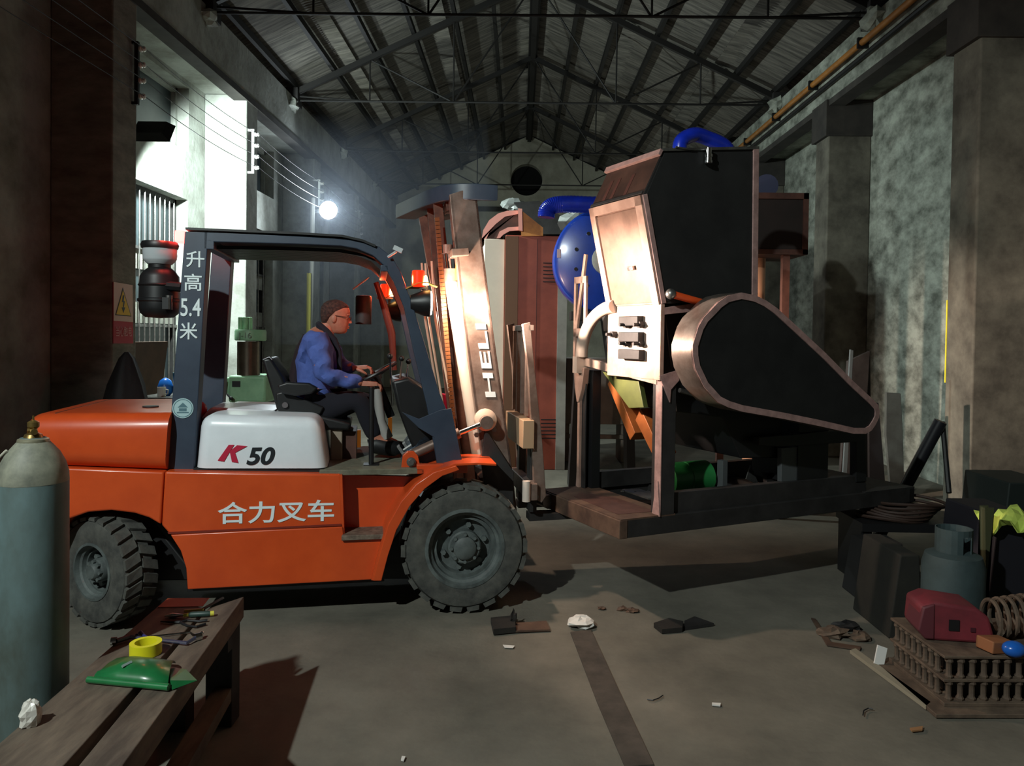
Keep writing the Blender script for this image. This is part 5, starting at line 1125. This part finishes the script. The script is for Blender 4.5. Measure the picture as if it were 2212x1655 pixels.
# =================================================================== LEFT FOREGROUND : bench, cylinder, tools
BH = .56
Lf, Ln, Rf, Rn = pZ(360, 1293, BH), pZ(0, 1604, BH), pZ(527, 1288, BH), pZ(263, 1655, BH)
def ext(a, b, t): return a+(b-a)*t
bn = thing('steel_bench', 'dark steel bench of two long channels with tools on top', 'bench', (0, 0, 0))
bench_m = M('bench_steel', (118, 104, 90), .7, .25, (74, 64, 56), 5, .1, stretch=(3, .6, 3))
gf0, gf1 = pZ(444, 1314, BH), pZ(450, 1314, BH)
gn0, gn1 = pZ(136, 1655, BH), pZ(168, 1655, BH)
n2 = 1.35
obj('top_channel', MB().prism([tuple(Lf.xy), tuple(gf0.xy), tuple(ext(gf0, gn0, n2).xy), tuple(ext(Lf, Ln, n2+.15).xy)], BH-.1, BH, 'z'), bench_m, bn, bev=.004)
obj('top_channel', MB().prism([tuple((gf1+Vector((0, .0, 0))).xy), tuple(Rf.xy), tuple(ext(Rf, Rn, n2).xy), tuple(ext(gf1, gn1, n2).xy)], BH-.1, BH-.001, 'z'), bench_m, bn, bev=.004)
r0, r1 = pZ(424, 1528, BH-.3), pZ(300, 1655, BH-.3)
obj('lower_rail', MB().prism([tuple((Rf+Vector((-.1, -.05, 0))).xy), tuple((Rf+Vector((-.02, -.05, 0))).xy), tuple((ext(Rf, Rn, n2)+Vector((-.02, 0, 0))).xy), tuple((ext(Rf, Rn, n2)+Vector((-.1, 0, 0))).xy)], .12, .18, 'z'), bench_m, bn)
obj('end_channel', MB().b2((Lf.x+.02, Lf.y-.12, BH-.2), (Rf.x-.01, Lf.y-.02, BH-.1)), darksteel, bn)
for (x, y) in ((Rf.x-.13, Rf.y-.12), (Lf.x+.02, Lf.y-.12)):
    obj('leg', MB().b2((x, y, 0), (x+.12, y+.1, BH-.1)), darksteel, bn, bev=.003)
q = ext(Rf, Rn, 1.1)
for (x, y) in ((q.x-.14, q.y), (ext(Lf, Ln, 1.1).x+.02, q.y)): obj('leg', MB().b2((x, y, 0), (x+.12, y+.1, BH-.1)), darksteel, bn, bev=.003)
# gas cylinder
cY = 2.72; c = pY(72, 1100, cY); rc = (pY(140, 1200, cY).x-pY(5, 1200, cY).x)/2
zz2 = lambda y: pY(72, y, cY-.0).z
t8 = thing('gas_cylinder', 'tall worn blue-grey gas cylinder with brass valve at the left edge', 'gas cylinder', (c.x, cY, 0))
cylm = M('worn_blue_grey', (98, 120, 122), .55, 0, (70, 78, 72), 4, .08, 8, .3, .65, (1, 1, .5))
zs = zz2(1040)
obj('body', MB().lathe([(rc*.9, 0), (rc, .03), (rc, zs), (rc*.985, zs+.03), (rc*.9, zz2(1000)), (rc*.74, zz2(978)), (rc*.55, zz2(962)), (rc*.42, zz2(952)), (rc*.36, zz2(945)), (0, zz2(944))], 40), cylm, t8)
obj('shoulder_paint', MB().lathe([(rc*1.004, zs+.0), (rc*.99, zs+.031), (rc*.905, zz2(1000)+.001), (rc*.745, zz2(978)+.001), (rc*.555, zz2(962)+.001), (rc*.425, zz2(952)+.001)], 40, cap=False), M('worn_cream', (150, 150, 132), .6, 0, (92, 94, 84), 7), t8)
brass = M('brass', (168, 142, 84), .35, .8, (120, 98, 58), 10)
obj('neck_ring', MB().lathe([(rc*.44, zz2(958)), (rc*.46, zz2(954)), (rc*.44, zz2(948)), (rc*.34, zz2(945)), (0, zz2(944))], 24), M('neck_steel', (150, 146, 124), .4, .5), t8)
obj('valve', MB().lathe([(rc*.3, zz2(948)), (rc*.24, zz2(938)), (rc*.12, zz2(934)), (rc*.11, zz2(926)), (rc*.17, zz2(922)), (rc*.17, zz2(912)), (rc*.1, zz2(909)), (rc*.03, zz2(907)), (rc*.03, zz2(898)), (0, zz2(898))], 12).tube([(0, 0, zz2(931)), (rc*.2, -.03, zz2(931))], rc*.1, 8).tube([(0, 0, zz2(930)), (-rc*.14, -.01, zz2(930))], rc*.09, 8), brass, t8)
obj('key_band', MB().tube([(-rc*.5, -.06, zz2(968)), (-rc*.8, -.05, zz2(985)), (-rc*.98, -.02, zz2(1010)), (-rc*1.0, 0, zz2(1040))], .004, 6), M('white_tape_band', (200, 196, 180), .6), t8)
# tools on the bench
def bpt(x, y, h=.0): return pZ(x, y, BH+h)
p = bpt(312, 1415); o = obj('tape_roll', MB().lathe([(.034, 0), (.05, 0), (.05, .034), (.034, .034), (.034, 0)], 32, cap=False), M('yellow_tape_roll', (216, 208, 32), .4), loc=(p.x, p.y+.01, BH+.002)); tag(o, 'yellow tape roll on the steel bench', 'tape')
o.scale = (1.15, 1.15, 1.3)
gmat = M('green_sheet', (30, 112, 62), .35, 0, (22, 90, 48), 8, coat=.4)
t9 = thing('green_sheet', 'folded dark green plastic sheet with a rolled front edge on the bench', 'plastic sheet', (0, 0, 0))
def bz(x, y, z): return pZ(x, y, BH+z)
A = [bz(215, 1450, .03), bz(262, 1430, .05), bz(300, 1432, .055), bz(370, 1436, .045)]
B = [bz(200, 1470, .014), bz(250, 1474, .014), bz(300, 1478, .014), bz(362, 1484, .014)]
Cc = [bz(268, 1418, .02), bz(300, 1420, .03), bz(340, 1424, .025), bz(380, 1432, .01)]
m = MB(); rows = []
for r_ in (B, A, Cc): rows.append([Vector(p) for p in r_])
gr = []
for (ra, rb_) in ((rows[0], rows[1]), (rows[1], rows[2])):
    for t_ in (0, .34, .67): gr.append([a.lerp(b, t_)+Vector((0, 0, .012*math.sin(math.pi*t_))) for a, b in zip(ra, rb_)])
gr.append(rows[2]); m.loft(gr, closed=False, cap=False); o = obj('folded_sheet', m, gmat, t9); sm = o.modifiers.new('s', 'SOLIDIFY'); sm.thickness = .002
obj('rolled_edge', MB().tube([bz(190, 1468, .014), bz(365, 1485, .014)], .012, 14), gmat, t9)
o = obj('corner_flap', MB().add([bz(368, 1440, .004), bz(402, 1446, .004), bz(426, 1470, .004), bz(372, 1490, .004), bz(368, 1470, .03)], [(0, 1, 4), (1, 2, 4), (2, 3, 4)]), gmat, t9, smooth=False); sm = o.modifiers.new('s', 'SOLIDIFY'); sm.thickness = .002
obj('silver_sticker', MB().tube([bz(264, 1440, .052), bz(284, 1430, .055)], .006, 4), M('silver_sticker', (170, 190, 186), .3, .5), t9)
# cranked socket wrench
t10 = thing('socket_wrench', 'long chrome and blue cranked socket wrench across the bench', 'wrench', (0, 0, 0))
W1 = [bz(243, 1385, .012), bz(262, 1386, .012), bz(280, 1376, .016)]
obj('socket', MB().tube([bz(240, 1386, .012), bz(252, 1385, .012)], .016, 12), chrome, t10); obj('arm', MB().tube([bz(252, 1385, .012), bz(280, 1376, .014)], .0105, 8), M('worn_chrome', (120, 118, 124), .4, .8), t10)
obj('shaft', MB().tube([bz(280, 1376, .014), bz(404, 1389, .012), bz(424, 1377, .014)], .0075, 8), M('blue_chrome', (150, 156, 196), .25, .9), t10)
obj('ring_head', MB().tube([bz(420, 1378, .012), bz(434, 1374, .012)], .016, 12).sph(tuple(bz(436, 1368, .02)), .008, 8, 6), chrome, t10)
o = obj('spanner', MB().tube([bz(325, 1377, .006), bz(345, 1374, .006), bz(410, 1366, .006), bz(420, 1374, .006)], [.007, .005, .004, .007], 8), chrome); tag(o, 'thin chrome spanner just behind the blue socket wrench', 'spanner')
o = obj('blue_grip', MB().tube([bz(296, 1373, .01), bz(304, 1366, .012), bz(312, 1376, .01), bz(334, 1386, .008)], .008, 8), M('blue_grip', (44, 50, 110), .5)); tag(o, 'dark blue grip lying across the socket wrench', 'grip')
t11 = thing('screwdriver', 'screwdriver with a dark green and yellow handle on the bench', 'screwdriver', (0, 0, 0))
obj('handle', MB().tube([bz(408, 1328, .013), bz(412, 1328, .013), bz(450, 1326, .013), bz(456, 1326, .013)], [.008, .0125, .0125, .009], 12), M('dark_green_grip', (36, 58, 52), .5), t11)
obj('ferrule', MB().tube([bz(396, 1330, .012), bz(408, 1328, .013)], .008, 10), M('yellow_grip', (206, 196, 70), .5), t11); obj('end_cap', MB().tube([bz(454, 1326, .013), bz(462, 1325, .013)], .011, 10), M('yellow_grip', (0, 0, 0)), t11)
obj('blade', MB().tube([bz(355, 1331, .008), bz(372, 1330, .01), bz(396, 1329, .01)], [.003, .011, .004], 10), chrome, t11)
o = obj('yellow_pencil', MB().tube([bz(398, 1320, .006), bz(440, 1317, .006)], .005, 6), M('yellow_pencil', (200, 168, 60), .5)); tag(o, 'yellow stick just behind the screwdriver handle', 'stick')
t12 = thing('pliers', 'black pliers with open handles in front of the screwdriver', 'pliers', (0, 0, 0))
obj('jaw', MB().tube([bz(347, 1343, .006), bz(375, 1344, .007), bz(390, 1344, .007)], [.003, .006, .008], 8), black, t12)
for pts in ([(388, 1344), (405, 1340), (430, 1342), (448, 1340)], [(388, 1344), (405, 1352), (425, 1354), (444, 1348)]): obj('handle', MB().tube([bz(x, y, .007) for x, y in pts], .0055, 8), blackp, t12)
o = obj('orange_sheet', MB().prism([tuple(bz(x, y, 0).xy) for x, y in ((341, 1313), (362, 1294), (452, 1293), (438, 1311))], BH+.001, BH+.003, 'z'), M('orange_card', (176, 84, 52), .6)); tag(o, 'flat reddish orange sheet at the far end of the bench', 'sheet')
o = obj('angle_bar', MB().tube([bz(438, 1316, .006), bz(482, 1292, .008)], .007, 4), darksteel); tag(o, 'dark bar behind the yellow stick at the far bench corner', 'bar')
o = lump('plastic_wrap', tuple(bz(66, 1541, .02)), .042, M('clear_wrap', (200, 196, 188), .3), None, 30, (.75, .8, 1.1), 14, 9, .16); tag(o, 'crumpled clear plastic wrap between bench and tall gas cylinder', 'wrap')
o.location = bz(66, 1545, .03)
